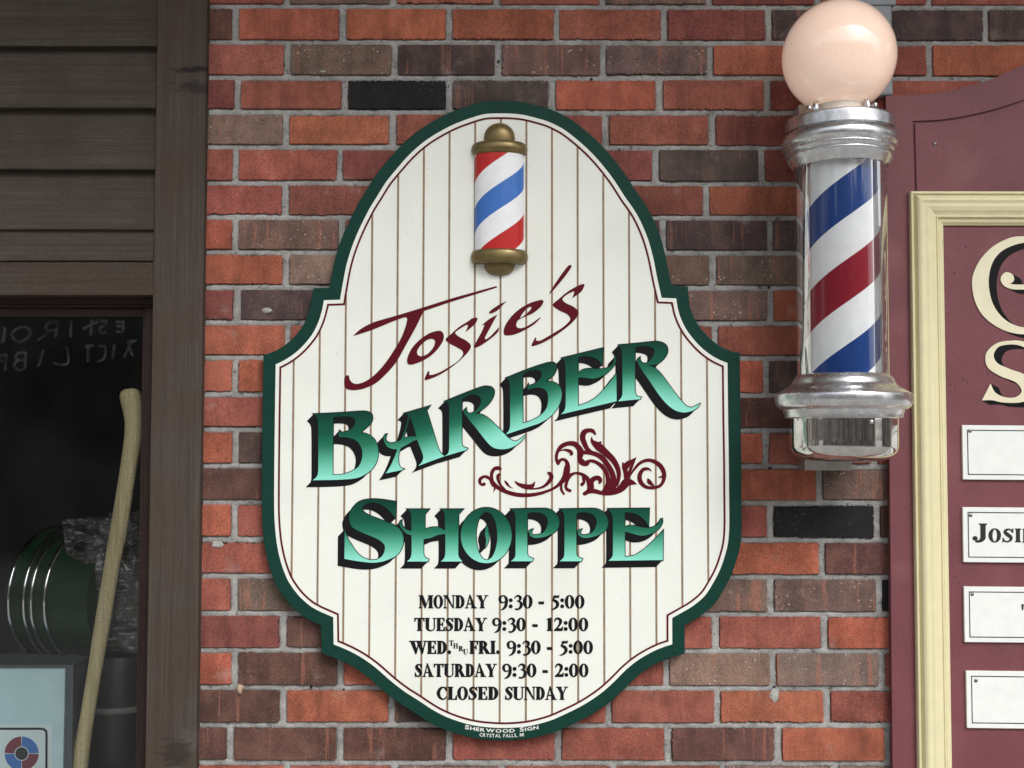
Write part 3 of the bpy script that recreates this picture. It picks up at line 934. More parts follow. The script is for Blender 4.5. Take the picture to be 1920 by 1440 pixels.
G['E'] = (ST(8, 32, s=6) + [[(30, 100), (66, 100), (66, 74), (62, 74), (54, 95), (30, 95)], [(30, 0), (68, 0), (68, 28), (64, 28), (56, 5), (30, 5)], [(30, 48), (46, 48), (50, 36), (54, 36), (54, 66), (50, 66), (46, 54), (30, 54)]], [], 70)
G['F'] = (ST(8, 32, s=6) + [[(30, 100), (66, 100), (66, 72), (62, 72), (54, 95), (30, 95)], [(30, 46), (46, 46), (50, 34), (54, 34), (54, 66), (50, 66), (46, 53), (30, 53)]], [], 66)
G['L'] = (ST(8, 32, s=6) + [[(30, 0), (66, 0), (66, 32), (62, 32), (54, 5), (30, 5)]], [], 66)
G['H'] = (ST(8, 30, s=6) + ST(58, 80, s=6) + [[(28, 48), (60, 48), (60, 54), (28, 54)]], [], 88)
G['R'] = (ST(8, 32, s=6) + BOWL(32, 46, 100, 34, 22, 5) + [[(34, 50), (56, 52), (88, 0), (60, 0)], [(58, 0), (94, 0), (94, 4), (58, 4)]], [], 88)
G['J'] = (ST(34, 56, 24, 100, False, True) + [EL(22, 26, 34, 28, 20, 250, 360) + EL(20, 28, 14, 20, 20, 360, 220)] + [EL(8, 20, 11, 11, 12)], [], 62)
SS = {
 'S': ([(56, 78, 9), (48, 92, 8), (34, 96, 10), (20, 88, 17), (16, 74, 23), (30, 56, 27), (46, 40, 26), (50, 24, 21), (40, 8, 12), (24, 3, 9), (10, 12, 9), (5, 28, 6)], 64, [[(58, 100), (62, 100), (62, 70), (57, 76)], [(2, 0), (6, 0), (10, 22), (2, 32)]]),
 'C': ([(70, 74, 12), (62, 90, 10), (46, 97, 9), (28, 88, 18), (14, 62, 25), (13, 42, 25), (24, 16, 18), (44, 3, 9), (60, 8, 7), (72, 24, 5)], 76, [[(68, 100), (72, 100), (72, 68), (66, 72)]]),
 '9': ([(20, -14, 4), (38, -4, 14), (52, 18, 22), (57, 50, 23), (56, 74, 21), (44, 94, 10), (30, 97, 8), (15, 86, 17), (12, 66, 20), (20, 47, 14), (34, 43, 7), (48, 52, 5)], 68, []),
 '3': ([(8, 78, 5), (18, 93, 8), (32, 97, 14), (46, 86, 21), (46, 70, 18), (36, 57, 9), (26, 54, 6)], 60, [[(30, 54), (36, 54), (36, 60), (30, 58)]]),
 '3b': ([(28, 56, 6), (44, 50, 14), (54, 30, 22), (48, 6, 19), (32, -9, 11), (16, -8, 13)], 60, []),
 '5': ([(4, -13, 4), (26, -4, 12), (44, 16, 21), (46, 36, 24), (36, 52, 22), (22, 60, 18), (14, 64, 12)], 60, [[(12, 58), (20, 98), (26, 98), (22, 66)], [(18, 80), (56, 84), (58, 102), (54, 98), (20, 98)]]),
 '2': ([(6, 74, 6), (14, 92, 10), (30, 97, 15), (46, 84, 22), (47, 66, 21), (36, 40, 12), (14, 8, 9)], 64, [[(4, 0), (60, 0), (64, 30), (60, 30), (52, 18), (14, 18), (4, 6)]]),
}
G['1'] = (ST(20, 43, 0, 98, True, False) + [[(4, 86), (8, 86), (30, 98), (43, 104), (43, 92), (20, 90)]], [], 54)
def glyph(bm, ch, fx, d, bold=0.7):
    """fx maps glyph units to pixels"""
    e = 0
    def put(loops):
        nonlocal e
        e += 1
        face2d(bm, [inset([fx(*p) for p in lp], -bold if i == 0 else bold * 0.5) for i, lp in enumerate(loops)], d + 2e-6 * e)
    if ch in SS:
        for key in ((ch, ch + 'b') if ch + 'b' in SS else (ch,)):
            pts, adv, polys = SS[key]
            e += 1
            k = abs(fx(0, 100)[1] - fx(0, 0)[1]) / 100.0
            q = [fx(a, b) + (w * k * 0.94 + bold * 1.6,) for a, b, w in pts]
            stroke(bm, q, d + 2e-6 * e)
            for p in polys: put([p])
            if key in ('9',): put([EL(16, -10, 5, 5, 10)]) if False else None
        return
    if ch == ':':
        put([EL(14, 14, 12, 13, 14)]); put([EL(14, 62, 12, 13, 14)]); return
    if ch == '.':
        put([EL(14, 12, 12, 13, 14)]); return
    if ch == '-':
        put([[(4, 32), (44, 32), (44, 50), (4, 50)]]); return
    polys, rings, _ = G[ch]
    for p in polys: put([p])
    for o, i in rings: put([o, i])
def adv(ch):
    if ch in SS: return SS[ch][1]
    return {':': 28, '.': 28, '-': 48}[ch] if ch in ':.-' else G[ch][2]
def roman(bm, txt, x0, x1, ybase, cap, d, s=1.0, o=(0, 0)):
    gap = 5
    tot = sum(adv(c) + gap for c in txt) - gap
    kx = (x1 - x0) / tot
    cx = x0
    for c in txt:
        fx = lambda a, b, cx=cx: (o[0] + (cx + a * kx) / s, o[1] + (ybase - b * cap / 100.0) / s)
        glyph(bm, c, fx, d, 0.6 if cap > 60 else 0.15)
        cx += (adv(c) + gap) * kx
HO = (750, 1100)
HOURS = [
 [('MONDAY', 178, 830, 203, 120), ('9:30', 930, 1255, 203, 120), ('-', 1310, 1366, 203, 120), ('5:00', 1430, 1747, 203, 120)],
 [('TUESDAY', 138, 818, 418, 120), ('9:30', 870, 1192, 418, 120), ('-', 1252, 1306, 418, 120), ('12:00', 1375, 1783, 418, 120)],
 [('WED.', 98, 485, 635, 120), ('T', 465, 508, 560, 50), ('H', 505, 550, 586, 50), ('R', 555, 602, 612, 50), ('U', 600, 642, 640, 50), ('FRI.', 658, 945, 635, 120), ('9:30', 1008, 1332, 635, 120), ('-', 1390, 1445, 635, 120), ('5:00', 1510, 1827, 635, 120)],
 [('SATURDAY', 140, 912, 853, 120), ('9:30', 965, 1292, 853, 120), ('-', 1348, 1403, 853, 120), ('2:00', 1465, 1785, 853, 120)],
 [('CLOSED', 348, 932, 1070, 120), ('SUNDAY', 995, 1585, 1070, 120)]]
G['W'] = ([[(0, 100), (28, 100), (52, 18), (44, -2), (39, -2)], [(39, -2), (45, -2), (66, 84), (62, 98)], [(48, 100), (76, 100), (100, 18), (92, -2), (87, -2)], [(87, -2), (93, -2), (118, 100), (111, 100)], [(-7, 100), (38, 100), (38, 96), (-7, 96)], [(40, 100), (86, 100), (86, 96), (40, 96)], [(100, 100), (128, 100), (128, 96), (100, 96)]], [], 122)
names = ['first', 'second', 'third', 'fourth', 'last']
for i, ln in enumerate(HOURS):
    bm = bmesh.new()
    for (t, x0, x1, yb, cap) in ln:
        roman(bm, t, x0, x1, yb, cap, D_face + 0.0007, 5.0526, HO)
    obj('opening_hours_line', bm, M_black, sign, label=names[i] + ' line of black opening hours')

# --- maker's mark in white on the bottom rim
M_white = paint('white_sign_paint', (0.70, 0.71, 0.68, 1), 0.45, var=0.03, bump=0.0)
def text_mesh(body, bold):
    cu = bpy.data.curves.new('tmp', 'FONT')
    cu.body = body; cu.size = 1.0; cu.offset = bold; cu.resolution_u = 3
    ob = bpy.data.objects.new('tmp', cu)
    COL.objects.link(ob)
    dg = bpy.context.evaluated_depsgraph_get()
    me = bpy.data.meshes.new_from_object(ob.evaluated_get(dg))
    vs = [v.co.copy() for v in me.vertices]; fs = [list(p.vertices) for p in me.polygons]
    bpy.data.objects.remove(ob); bpy.data.curves.remove(cu); bpy.data.meshes.remove(me)
    return vs, fs
def arc_text(bm, body, xa, xb, yc, sag, h, d, bold=0.02, small=None):
    """body along a shallow arc between xa and xb; capitals h px tall, letters in `small` scale for small caps"""
    items = []
    x = 0.0
    for ch in body:
        if ch == ' ':
            x += 0.45; continue
        k = 1.0
        if small is not None and ch.islower():
            k = small; ch = ch.upper()
        vs, fs = text_mesh(ch, bold)
        w = max(v.x for v in vs); mn = min(v.x for v in vs)
        items.append(([(x + (v.x - mn) * k, v.y * k) for v in vs], fs))
        x += (w - mn) * k + 0.10
    tot = x - 0.10
    half = (xb - xa) / 2; mid = (xa + xb) / 2
    for vs, fs in items:
        nv = []
        for (a, b) in vs:
            px = xa + a / tot * (xb - xa)
            u = (px - mid) / half
            slope = -2 * sag * u / half
            nv.append(bm.verts.new(at(px - b * h * slope * -1.0 * 0.7, yc - sag * u * u - b * h / 0.7, d)))
        for f in fs:
            try:
                q = bm.faces.new([nv[i] for i in f])
            except ValueError:
                continue
            q.normal_update()
            if q.normal.y > 0: q.normal_flip()
bm = bmesh.new()
arc_text(bm, 'Sherwood Sign', 871.5, 1010, 1373.5, 7.0, 7.6, D1 + 0.0005, 0.03, 0.82)
arc_text(bm, 'CRYSTAL FALLS, MI', 899, 982.5, 1382.6, 2.2, 6.3, D1 + 0.0005, 0.02)
obj('maker_text', bm, M_white, sign, label='tiny white maker lettering on the bottom rim')

# --- screws in the green rim
for (x, y) in ((503.7, 672), (1378, 671), (615, 1218), (1265, 1221)):
    bm = bmesh.new()
    p = at(x, y, D1)
    dome(bm, p, 0.0042, 0.0012)
    o = obj('screw', bm, M_green, sign, smooth=True)
# --- small carved pole at the top of the sign
orn = obj('pole_ornament', bmesh.new(), M_green, sign, label='small carved red white and blue barber pole with bronze caps')
M_bronze = paint('bronze_paint', (0.185, 0.135, 0.055, 1), 0.36, metal=0.55, var=0.22, vs=60, bump=0.12, bs=400)
def stripes(name, attr_name, period, cols, rough, coat):
    m = N(name)
    s = m.attr(attr_name).outputs['Fac']
    fr = m.math('FRACT', m.math('DIVIDE', s, period), 0)
    c = m.ramp(fr, cols, 'CONSTANT')
    c = m.mix(1.0, c, m.rng(m.noise(m.coord(), 40, 3), 0.3, 0.7, 0.95, 1.05), 'MULTIPLY')
    m.base(c); m.set(Roughness=rough, Coat_Weight=coat, Coat_Roughness=0.05, Specular_IOR_Level=0.2)
    return m.m
WHT = (0.80, 0.82, 0.84, 1)
M_str1 = stripes('carved_pole_stripes', 'helix', 188.0, [(0.0, (0.47, 0.022, 0.022, 1)), (0.25, WHT), (0.5, (0.050, 0.165, 0.50, 1)), (0.75, WHT)], 0.4, 0.2)
ax = at(936, 380, D1)
ksc = (2.2 - D1) / F          # metres per pixel on the sign face
def helix_half(bm, px_c, r_px, y0, y1, depth_k, rise, zero, k, cy, layer):
    """half-round striped tube: s = y + rise*theta/pi"""
    n = 64; rows = 90
    vs = []
    for j in range(rows + 1):
        y = y0 + (y1 - y0) * j / rows
        row = []
        for i in range(n + 1):
            th = math.pi * i / n
            c0 = at(px_c, y, 0)
            p = Vector((0, 0, 0))
            base = at(px_c, y, D1)
            p = Vector((base.x - r_px * k * math.cos(th), cy - r_px * k * depth_k * math.sin(th), base.z))
            v = bm.verts.new(p); v[layer] = y + rise * i / n - zero
            row.append(v)
        vs.append(row)
    for j in range(rows):
        for i in range(n):
            bm.faces.new((vs[j][i], vs[j][i + 1], vs[j + 1][i + 1], vs[j + 1][i]))
bm = bmesh.new(); la = bm.verts.layers.float.new('helix')
helix_half(bm, 936, 46.5, 282, 474, 0.62, 95, 304 - 188 * 2, ksc, -D1, la)
bmesh.ops.recalc_face_normals(bm, faces=bm.faces[:])
obj('striped_shaft', bm, M_str1, orn, smooth=True)
def half_lathe(name, prof_px, dk=0.62):
    """prof: (radius px, y px); half turned, fixed flat to the sign"""
    bm = bmesh.new()
    n = 40
    rings = []
    for (r, y) in smooth_profile(prof_px, 4):
        b = at(936.5, y, D1)
        rings.append([bm.verts.new((b.x - r * ksc * math.cos(math.pi * i / n), -D1 - r * ksc * dk * math.sin(math.pi * i / n), b.z)) for i in range(n + 1)])
    for a, b in zip(rings, rings[1:]):
        for i in range(n):
            bm.faces.new((a[i], a[i + 1], b[i + 1], b[i]))
    bmesh.ops.recalc_face_normals(bm, faces=bm.faces[:])
    return obj(name, bm, M_bronze, orn, smooth=True)
half_lathe('ball_finial', [(0.5, 231), (10, 232.5), (20, 238), (27, 247), (29.5, 258), (29, 268), (28, 276)])
half_lathe('collar', [(26, 268), (44, 269), (51, 273), (53.5, 281), (51, 289), (46, 292), (30, 292)])
half_lathe('collar', [(30, 470), (46, 470), (52, 474), (54, 483), (52, 491), (44, 496), (26, 495)])
half_lathe('bottom_knob', [(30, 492), (29, 498), (26, 507), (19, 513.5), (9, 516.5), (0.5, 517)])

# ------------------------------------------------------------------ barber pole on the wall
PD = 0.134                                    # axis distance from the wall
kp = (2.2 - PD) / F
def axis_at(y):
    return at(1572.3 + (y - 106) * 0.0136, y, PD)
AX = at(1577.5, 480, PD).x
AY = -PD
def zz(y): return axis_at(y).z
pole = thing('barber_pole', 'glass barber pole with red white and blue spiral and round peach lamp', 'barber pole', (AX, 0, zz(880)))
def chrome(name, col, rough, rv, pit, bump):
    m = N(name)
    a = m.noise(m.coord(), 55, 5, 0.65)
    c = m.mix(m.rng(a, 0.35, 0.7, 0, 1), col, tuple(q * 0.72 for q in col[:3]) + (1,))
    pn = m.noise(m.coord(), 330, 2, 0.5)
    pm = m.math('MULTIPLY', m.rng(pn, 0.66, 0.72, 0, 1), m.rng(m.noise(m.coord(), 20, 2), 0.5, 0.6, 0, pit))
    c = m.mix(pm, c, (0.05, 0.045, 0.04, 1))
    m.base(c)
    m.l(m.rng(a, 0.3, 0.7, rough, rough + rv), m.p.inputs['Roughness'])
    m.set(Metallic=1.0)
    if bump: m.bump(m.noise(m.coord(), 120, 4), bump, 0.0006)
    return m.m
M_alu = chrome('weathered_polished_aluminium', (0.80, 0.81, 0.83, 1), 0.20, 0.16, 0.9, 0.2)
M_chr = chrome('bright_chrome', (0.78, 0.77, 0.75, 1), 0.05, 0.05, 0.25, 0.05)
m = N('peach_opal_glass')
c = m.mix(m.rng(m.noise(m.coord(), 14, 4), 0.3, 0.7, 0, 1), (0.87, 0.65, 0.53, 1), (0.89, 0.70, 0.60, 1))
m.base(c)
m.set(Roughness=0.12, Subsurface_Weight=0.35, Coat_Weight=1.0, Coat_Roughness=0.03, Emission_Strength=0.24)
m.p.inputs['Emission Color'].default_value = (1.0, 0.70, 0.53, 1)   # the lamp is lit
m.p.inputs['Subsurface Radius'].default_value = (0.05, 0.03, 0.02)
M_opal = m.m
M_neck = paint('milk_glass', (0.72, 0.66, 0.58, 1), 0.25, var=0.06, coat=0.4)
# globe
bm = bmesh.new()
gr = 106.5 * kp
prof = []
for i in range(49):
    a = -math.pi / 2 + math.pi * i / 48
    if math.sin(a) < -0.965: continue
    prof.append((max(gr * math.cos(a), 1e-5), zz(107) + gr * math.sin(a)))
lathe(bm, AX, AY, prof, 96)
obj('globe_lamp', bm, M_opal, pole, smooth=True, label='round peach opal glass lamp on top')
bm = bmesh.new(); lathe(bm, AX, AY, [(44 * kp, zz(196)), (46 * kp, zz(200)), (46 * kp, zz(226)), (60 * kp, zz(227))], 48)
obj('globe_neck', bm, M_neck, pole, smooth=True)
# clips with thumb screws round the neck
for a in (205, 318, 255 - 180, 130):
    bm = bmesh.new()
    dx, dy = math.cos(R(a)), math.sin(R(a))
    c0 = Vector((AX + dx * 56 * kp, AY + dy * 56 * kp, zz(212)))
    tube(bm, [c0 + Vector((0, 0, -0.016)), c0 + Vector((0, 0, 0.010)), c0 + Vector((-dx * 0.004, -dy * 0.004, 0.015))], [0.0065, 0.0055, 0.003], 10)
    tube(bm, [c0 + Vector((-dx * 0.006, -dy * 0.006, 0.002)), c0 + Vector((dx * 0.012, dy * 0.012, 0.002)), c0 + Vector((dx * 0.0125, dy * 0.0125, 0.002)), c0 + Vector((dx * 0.018, dy * 0.018, 0.002))], [0.0018, 0.0018, 0.0042, 0.0036], 10)
    obj('neck_clip', bm, M_alu, pole, smooth=True)
def turned(name, prof, mt, label=None, sub=4, parent=None):
    bm = bmesh.new()
    pr = []
    seg = [prof[0]]
    def flush(s):
        q = smooth_profile(s, sub) if len(s) > 2 else list(s)
        return q
    runs = []; cur = []
    for p in prof:
        cur.append(p[:2])
        if len(p) > 2 and len(cur) > 1:
            runs.append(cur); cur = [p[:2]]
    if len(cur) > 1: runs.append(cur)
    for rn in runs:
        q = flush(rn)
        lathe(bm, AX, AY, [(max(r * kp, 1e-5), zz(y)) for r, y in q], 96)
    bmesh.ops.recalc_face_normals(bm, faces=bm.faces[:])
    o = obj(name, bm, mt, parent or pole, smooth=True, label=label)
    return o
turned('top_cap', [(40, 226, 1), (94, 226, 1), (98, 226.6), (100.5, 229), (101, 233), (101, 250.5, 1), (95, 251, 1), (95, 253.2, 1), (100, 253.5, 1), (103, 255.5), (107, 262), (108, 269), (106.5, 277), (101, 282, 1), (102, 284), (101, 289), (97, 293, 1), (98.5, 295.5), (96.5, 302), (92, 309), (88, 316, 1), (84, 316.5, 1), (84, 300, 1)], M_alu, 'dull polished metal cap under the lamp')
turned('base_ring', [(67, 701, 1), (80, 702, 1), (84, 703), (87, 706), (91, 711), (94.5, 718, 1), (97, 722), (103, 727), (112, 732), (120, 737.5, 1), (123.5, 739), (125, 744), (124.8, 754), (121, 763), (114, 768, 1), (110, 769, 1), (109.5, 771), (108, 777), (107.5, 783, 1), (104, 785, 1), (97, 785, 1)], M_alu, 'polished metal ring at the foot of the glass')
turned('bottom_bowl', [(97, 782, 1), (98.6, 784.5, 1), (99, 786), (99, 805), (99, 832), (97.5, 843), (92, 852), (83, 858.5), (70, 863), (50, 865), (25, 866), (0.2, 866.3)], M_chr, 'bright chrome bowl under the pole', sub=6)
bm = bmesh.new()
p = Vector((AX + 0.022, AY - math.sqrt((99 * kp) ** 2 - 0.022 ** 2), zz(792)))
dome(bm, p, 0.0042, 0.003)
obj('screw', bm, M_alu, pole, smooth=True)
# striped drum and glass tube
bm = bmesh.new(); la = bm.verts.layers.float.new('helix')
n, rows = 160, 120
vs = []
for j in range(rows + 1):
    y = 292 + (716 - 292) * j / rows
    row = []
    for i in range(n + 1):
        th = 2 * math.pi * i / n          # 0 at the left edge, pi at the right edge, front side first
        v = bm.verts.new((AX - 70.5 * kp * math.cos(th), AY - 70.5 * kp * math.sin(th), zz(y)))
        v[la] = y + 154.0 * th / math.pi - 402.0 - 11 + 308 * 4
        row.append(v)
    vs.append(row)
for j in range(rows):
    for i in range(n):
        bm.faces.new((vs[j][i], vs[j + 1][i], vs[j + 1][i + 1], vs[j][i + 1]))
bmesh.ops.recalc_face_normals(bm, faces=bm.faces[:])
M_str2 = stripes('pole_stripes', 'helix', 308.0, [(0.0, (0.012, 0.055, 0.235, 1)), (0.25, (0.88, 0.89, 0.90, 1)), (0.5, (0.27, 0.010, 0.026, 1)), (0.75, (0.88, 0.89, 0.90, 1))], 0.3, 0.0)
obj('striped_drum', bm, M_str2, pole, smooth=True, label='red white and blue spiral striped drum')
bm = bmesh.new()
lathe(bm, AX, AY, [(84.5 * kp, zz(312)), (84.5 * kp, zz(705))], 120)
lathe(bm, AX, AY, [(81.8 * kp, zz(705)), (81.8 * kp, zz(312))], 120)
M_tube = glassy('clear_tube_glass', (0.985, 0.99, 0.99, 1), 0.0, 1.45, 0.62)
obj('glass_tube', bm, M_tube, pole, smooth=True)
# wall brackets
M_brk = paint('zinc_bracket', (0.42, 0.40, 0.37, 1), 0.4, metal=0.75, var=0.2, vs=60, bump=0.1)
bm = bmesh.new(); pxbox(bm, 1509, 822, 1597, 882, 0.048, -0.001)
obj('wall_bracket', bm, M_brk, pole, bevel=0.0015)
bm = bmesh.new(); pxbox(bm, 1498, 196, 1592, 258, 0.052, -0.001)
obj('wall_bracket', bm, M_brk, pole, bevel=0.0015)

# conduit behind the lamp
con = thing('cable_conduit', 'flat grey metal cable duct behind the round lamp', 'conduit', at(1650, 215, 0))
M_con = paint('grey_conduit_paint', (0.22, 0.245, 0.27, 1), 0.45, var=0.12, vs=25, bump=0.05)
bm = bmesh.new(); pxbox(bm, 1631, -110, 1671, 178, 0.024, -0.001)
obj('duct', bm, M_con, con, bevel=0.004)
bm = bmesh.new(); pxbox(bm, 1612, -2, 1680, 9, 0.0275, -0.001)
obj('clamp', bm, M_con, con, bevel=0.002)

# ------------------------------------------------------------------ burgundy directory board
DB0, DB1 = 0.002, 0.021
db = thing('directory_board', 'burgundy wooden directory board with cream moulding beside the barber pole', 'sign', at(2000, 1500, DB0))
m = N('burgundy_board_paint')
a = m.noise(m.coord(), 7, 4); g2 = m.noise(m.coord(), 600, 2)
c = m.mix(m.rng(a, 0.3, 0.7, 0, 1), (0.140, 0.042, 0.051, 1), (0.185, 0.057, 0.067, 1))
c = m.mix(1.0, c, m.rng(g2, 0.25, 0.75, 0.8, 1.22), 'MULTIPLY')
sp = m.noise(m.coord(), 150, 1)
c = m.mix(m.rng(sp, 0.745, 0.765, 0, 0.7), c, (0.02, 0.008, 0.01, 1))
m.base(c); m.set(Roughness=0.55, Specular_IOR_Level=0.4)
m.bump(m.math('ADD', m.noise(m.coord(), 260, 3), g2), 0.18, 0.001)
M_mar = m.m
speckle(M_mar, 9, 0.60, 0.75, (0.24, 0.10, 0.11, 1), 0.35)
speckle(M_opal, 260, 0.72, 0.75, (0.35, 0.22, 0.16, 1), 0.5)
speckle(M_opal, 7, 0.5, 0.7, (0.92, 0.78, 0.70, 1), 0.6)
TOP_OUT = "1661,180! 1720,177.6 1768,173 1817,161 1849,152 1881,139 1920,121 1990,90 2080,66 2200,55 2320,62 2420,90 2490,121 2560,155 2640,178! 2660,1640! 1676,1640!"
GRV = "1713,229! 1768,226 1817,218 1865,206.6 1920,189 1990,160 2080,138 2200,128 2320,134 2420,158 2500,190 2590,226! 2596,366! 1716.6,366!"
outer = path(TOP_OUT, 5); inner = path(GRV, 5)
bm = bmesh.new(); prism(bm, outer, DB1 - 0.004, DB0)
obj('back_board', bm, M_mar, db)
bm = bmesh.new()
fl = [outer, inset(inner, -2.3)]
face2d(bm, fl, DB1)
for lp in fl:                                  # the rim's edges down to the back board
    w = [at(x, y, DB1) for x, y in lp]
    for i in range(len(w)):
        j = (i + 1) % len(w)
        bm.faces.new([bm.verts.new(q) for q in (w[i], w[j], Vector((w[j].x, -(DB1 - 0.0042), w[j].z)), Vector((w[i].x, -(DB1 - 0.0042), w[i].z)))])
obj('rim_panel', bm, M_mar, db)
bm = bmesh.new(); prism(bm, inset(inner, 2.3), DB1, DB1 - 0.0042)
obj('arched_field', bm, M_mar, db, bevel=0.0008)
# moulding: profile swept down the left side and along the top with a mitre
M_frame = paint('cream_moulding_paint', lin(219, 211, 171), 0.5, var=0.05, vs=26, bump=0.06, bs=300, grain=0.06)
PROF = [(0, 0), (0, 9), (1.5, 12), (4.5, 12.5), (5.5, 8.5), (7, 8), (8, 11.5), (11, 17), (15, 19.5), (19, 20), (22, 18.5), (25, 18), (30, 18.6), (37, 17), (43, 13.5), (46.5, 12.5), (48, 14.5), (49.5, 14), (50.5, 9), (52, 8.5), (54, 9.5), (58, 8.5), (61, 5.5), (63, 4), (63, 0)]
c0 = at(1703, 360.5, DB1); px2 = (at(1800, 400, DB1).x - at(1700, 400, DB1).x) / 100
zend = at(1720, 1640, DB1).z; xend = at(2600, 360, DB1).x
zright = None
bm = bmesh.new()
rows3 = []
for (t_, h) in PROF:
    o_ = t_ * px2
    rows3.append([bm.verts.new((c0.x + o_, -DB1 - h * 0.001, zend)), bm.verts.new((c0.x + o_, -DB1 - h * 0.001, c0.z - o_)), bm.verts.new((xend - o_, -DB1 - h * 0.001, c0.z - o_)), bm.verts.new((xend - o_, -DB1 - h * 0.001, zend))])
for a, b in zip(rows3, rows3[1:]):
    for i in range(3):
        bm.faces.new((a[i], a[i + 1], b[i + 1], b[i]))
bmesh.ops.recalc_face_normals(bm, faces=bm.faces[:])
fr_o = obj('frame_moulding', bm, M_frame, db, label='cream painted stepped moulding')
# headline letters cream with black shade
M_crl = paint('cream_letter_paint', lin(226, 219, 190), 0.5, var=0.05, vs=30)
F_ = '@1660,340,2.573 '
HEAD = [
 [F_ + "669,265 600,273 520,314 460,375 427,440 418,490 430,570 465,640 520,690 590,725 669,738 770,725 850,662! 780,692 669,704 600,682 550,640 515,580 499,500 505,430 530,370 580,325 669,296 750,302 820,342 850,400! 842,310 760,275"],
 [F_ + "585,438 612,448 622,472 612,488 600,492 620,497 669,498 760,497! 760,522! 669,522 610,520 572,503 556,475 565,450"],
 [F_ + "610,768 670,773 722,798! 732,862! 690,812 640,790 590,788 545,800 523,838 540,876 600,905 669,930 720,968 730,1010 700,1050 640,1068 560,1066 515,1056 466,1057! 508,975! 530,1018 580,1042 630,1040 658,1012 630,970 560,942 500,905 483,865 492,820 540,780"]]
lt = obj('headline_lettering', bmesh.new(), M_black, db, label='large cream capitals with black shade at the picture edge')
bmk = bmesh.new(); bmc = bmesh.new(); q = 0
for L in HEAD:
    for s in L:
        lp = path(s, 6); n = len(lp)
        face2d(bmc, [lp], DB1 + 0.0020)
        S2 = (15, 8)
        face2d(bmk, [[(x + S2[0], y + S2[1]) for x, y in lp]], DB1 + 0.0006)
        for i in range(n):
            a = lp[i]; b = lp[(i + 1) % n]; q += 1
            quad2d(bmk, (a, b, (b[0] + S2[0], b[1] + S2[1]), (a[0] + S2[0], a[1] + S2[1])), DB1 + 0.0007 + 1e-6 * (q % 300))
bmk.normal_update(); bmk.to_mesh(lt.data); bmk.free()
obj('letter_faces', bmc, M_crl, lt)
# name plates
M_plate = paint('white_plate', (0.79, 0.82, 0.79, 1), 0.5, var=0.05, vs=40, bump=0.03, grain=0.03, spec=0.12)
M_ink = paint('dark_green_black_ink', (0.012, 0.016, 0.014, 1), 0.5, bump=0)
M_scr = paint('steel_screw', (0.25, 0.24, 0.22, 1), 0.35, metal=0.9)
DP0, DP1 = DB1, DB1 + 0.0055
for i, (x0, y0, x1, y1, sx, sy, lab) in enumerate((
        (1804.5, 797, 1807.5, 899, 1819, 808, 'blank white plate with thin border, topmost of the column'),
        (1805.5, 951, 1808.5, 1054, 1820, 966, 'white plate with black serif lettering'),
        (1807.5, 1100, 1811, 1204, 1823, 1114, 'white plate with a small quote mark at the edge'),
        (1811.5, 1258, 1815.5, 1365, 1830, 1276, 'blank white plate, lowest of the column'))):
    a = at((x0 + x1) / 2, y1, DP1); b = at((x0 + x1) / 2, y0, DP1)
    xr = a.x + 0.72
    tl = R(0.45)
    bm = bmesh.new()
    cs = [(a.x + (b.z - a.z) * 0.0, a.z), (xr, a.z), (xr, b.z), (a.x, b.z)]
    cs = [(x, z - (x - a.x) * 0.012 * (0.6 if i < 3 else 0.9)) for x, z in cs]
    def rect(bm, ins, d, thick=None):
        q = [(cs[0][0] + ins, cs[0][1] + ins), (cs[1][0] - ins, cs[1][1] + ins), (cs[2][0] - ins, cs[2][1] - ins), (cs[3][0] + ins, cs[3][1] - ins)]
        return [Vector((x, -d, z)) for x, z in q]
    fr = [bm.verts.new(p) for p in rect(bm, 0, DP1)]; bk = [bm.verts.new((p.x, -DP0, p.z)) for p in rect(bm, 0, DP1)]
    bm.faces.new(fr)
    for k in range(4):
        bm.faces.new((fr[k], fr[(k + 1) % 4], bk[(k + 1) % 4], bk[k]))
    bmesh.ops.recalc_face_normals(bm, faces=bm.faces[:])
    pl = obj('name_plate', bm, M_plate, db, label=lab, bevel=0.0006)
    bm = bmesh.new()
    o1 = [bm.verts.new(p) for p in rect(bm, 0.0086, DP1 + 0.0004)]; o2 = [bm.verts.new(p) for p in rect(bm, 0.0103, DP1 + 0.0004)]
    for k in range(4):
        bm.faces.new((o1[k], o1[(k + 1) % 4], o2[(k + 1) % 4], o2[k]))
    obj('border_line', bm, M_ink, pl)
    bm = bmesh.new(); dome(bm, at(sx, sy, DP1), 0.0036, 0.002)
    obj('screw', bm, M_scr, pl, smooth=True)
    if i == 1:
        bm = bmesh.new()
        O2 = (1780, 940)
        roman(bm, 'J', 232, 360, 392, 176, DP1 + 0.0005, 5.143, O2)
        roman(bm, 'O', 380, 496, 393, 128, DP1 + 0.0005, 5.143, O2)
        roman(bm, 'S', 512, 618, 393, 128, DP1 + 0.0005, 5.143, O2)
        roman(bm, 'I', 634, 690, 393, 128, DP1 + 0.0005, 5.143, O2)
        roman(bm, 'H', 706, 820, 395, 128, DP1 + 0.0005, 5.143, O2)
        obj('plate_lettering', bm, M_ink, pl)
    if i == 2:
        bm = bmesh.new()
        face2d(bm, [[(1915, 1133), (1920, 1133), (1918.6, 1144), (1916.2, 1144)]], DP1 + 0.0005)
        face2d(bm, [[(1923, 1133), (1928, 1133), (1926.6, 1144), (1924.2, 1144)]], DP1 + 0.0005)
        obj('quote_mark', bm, M_ink, pl)
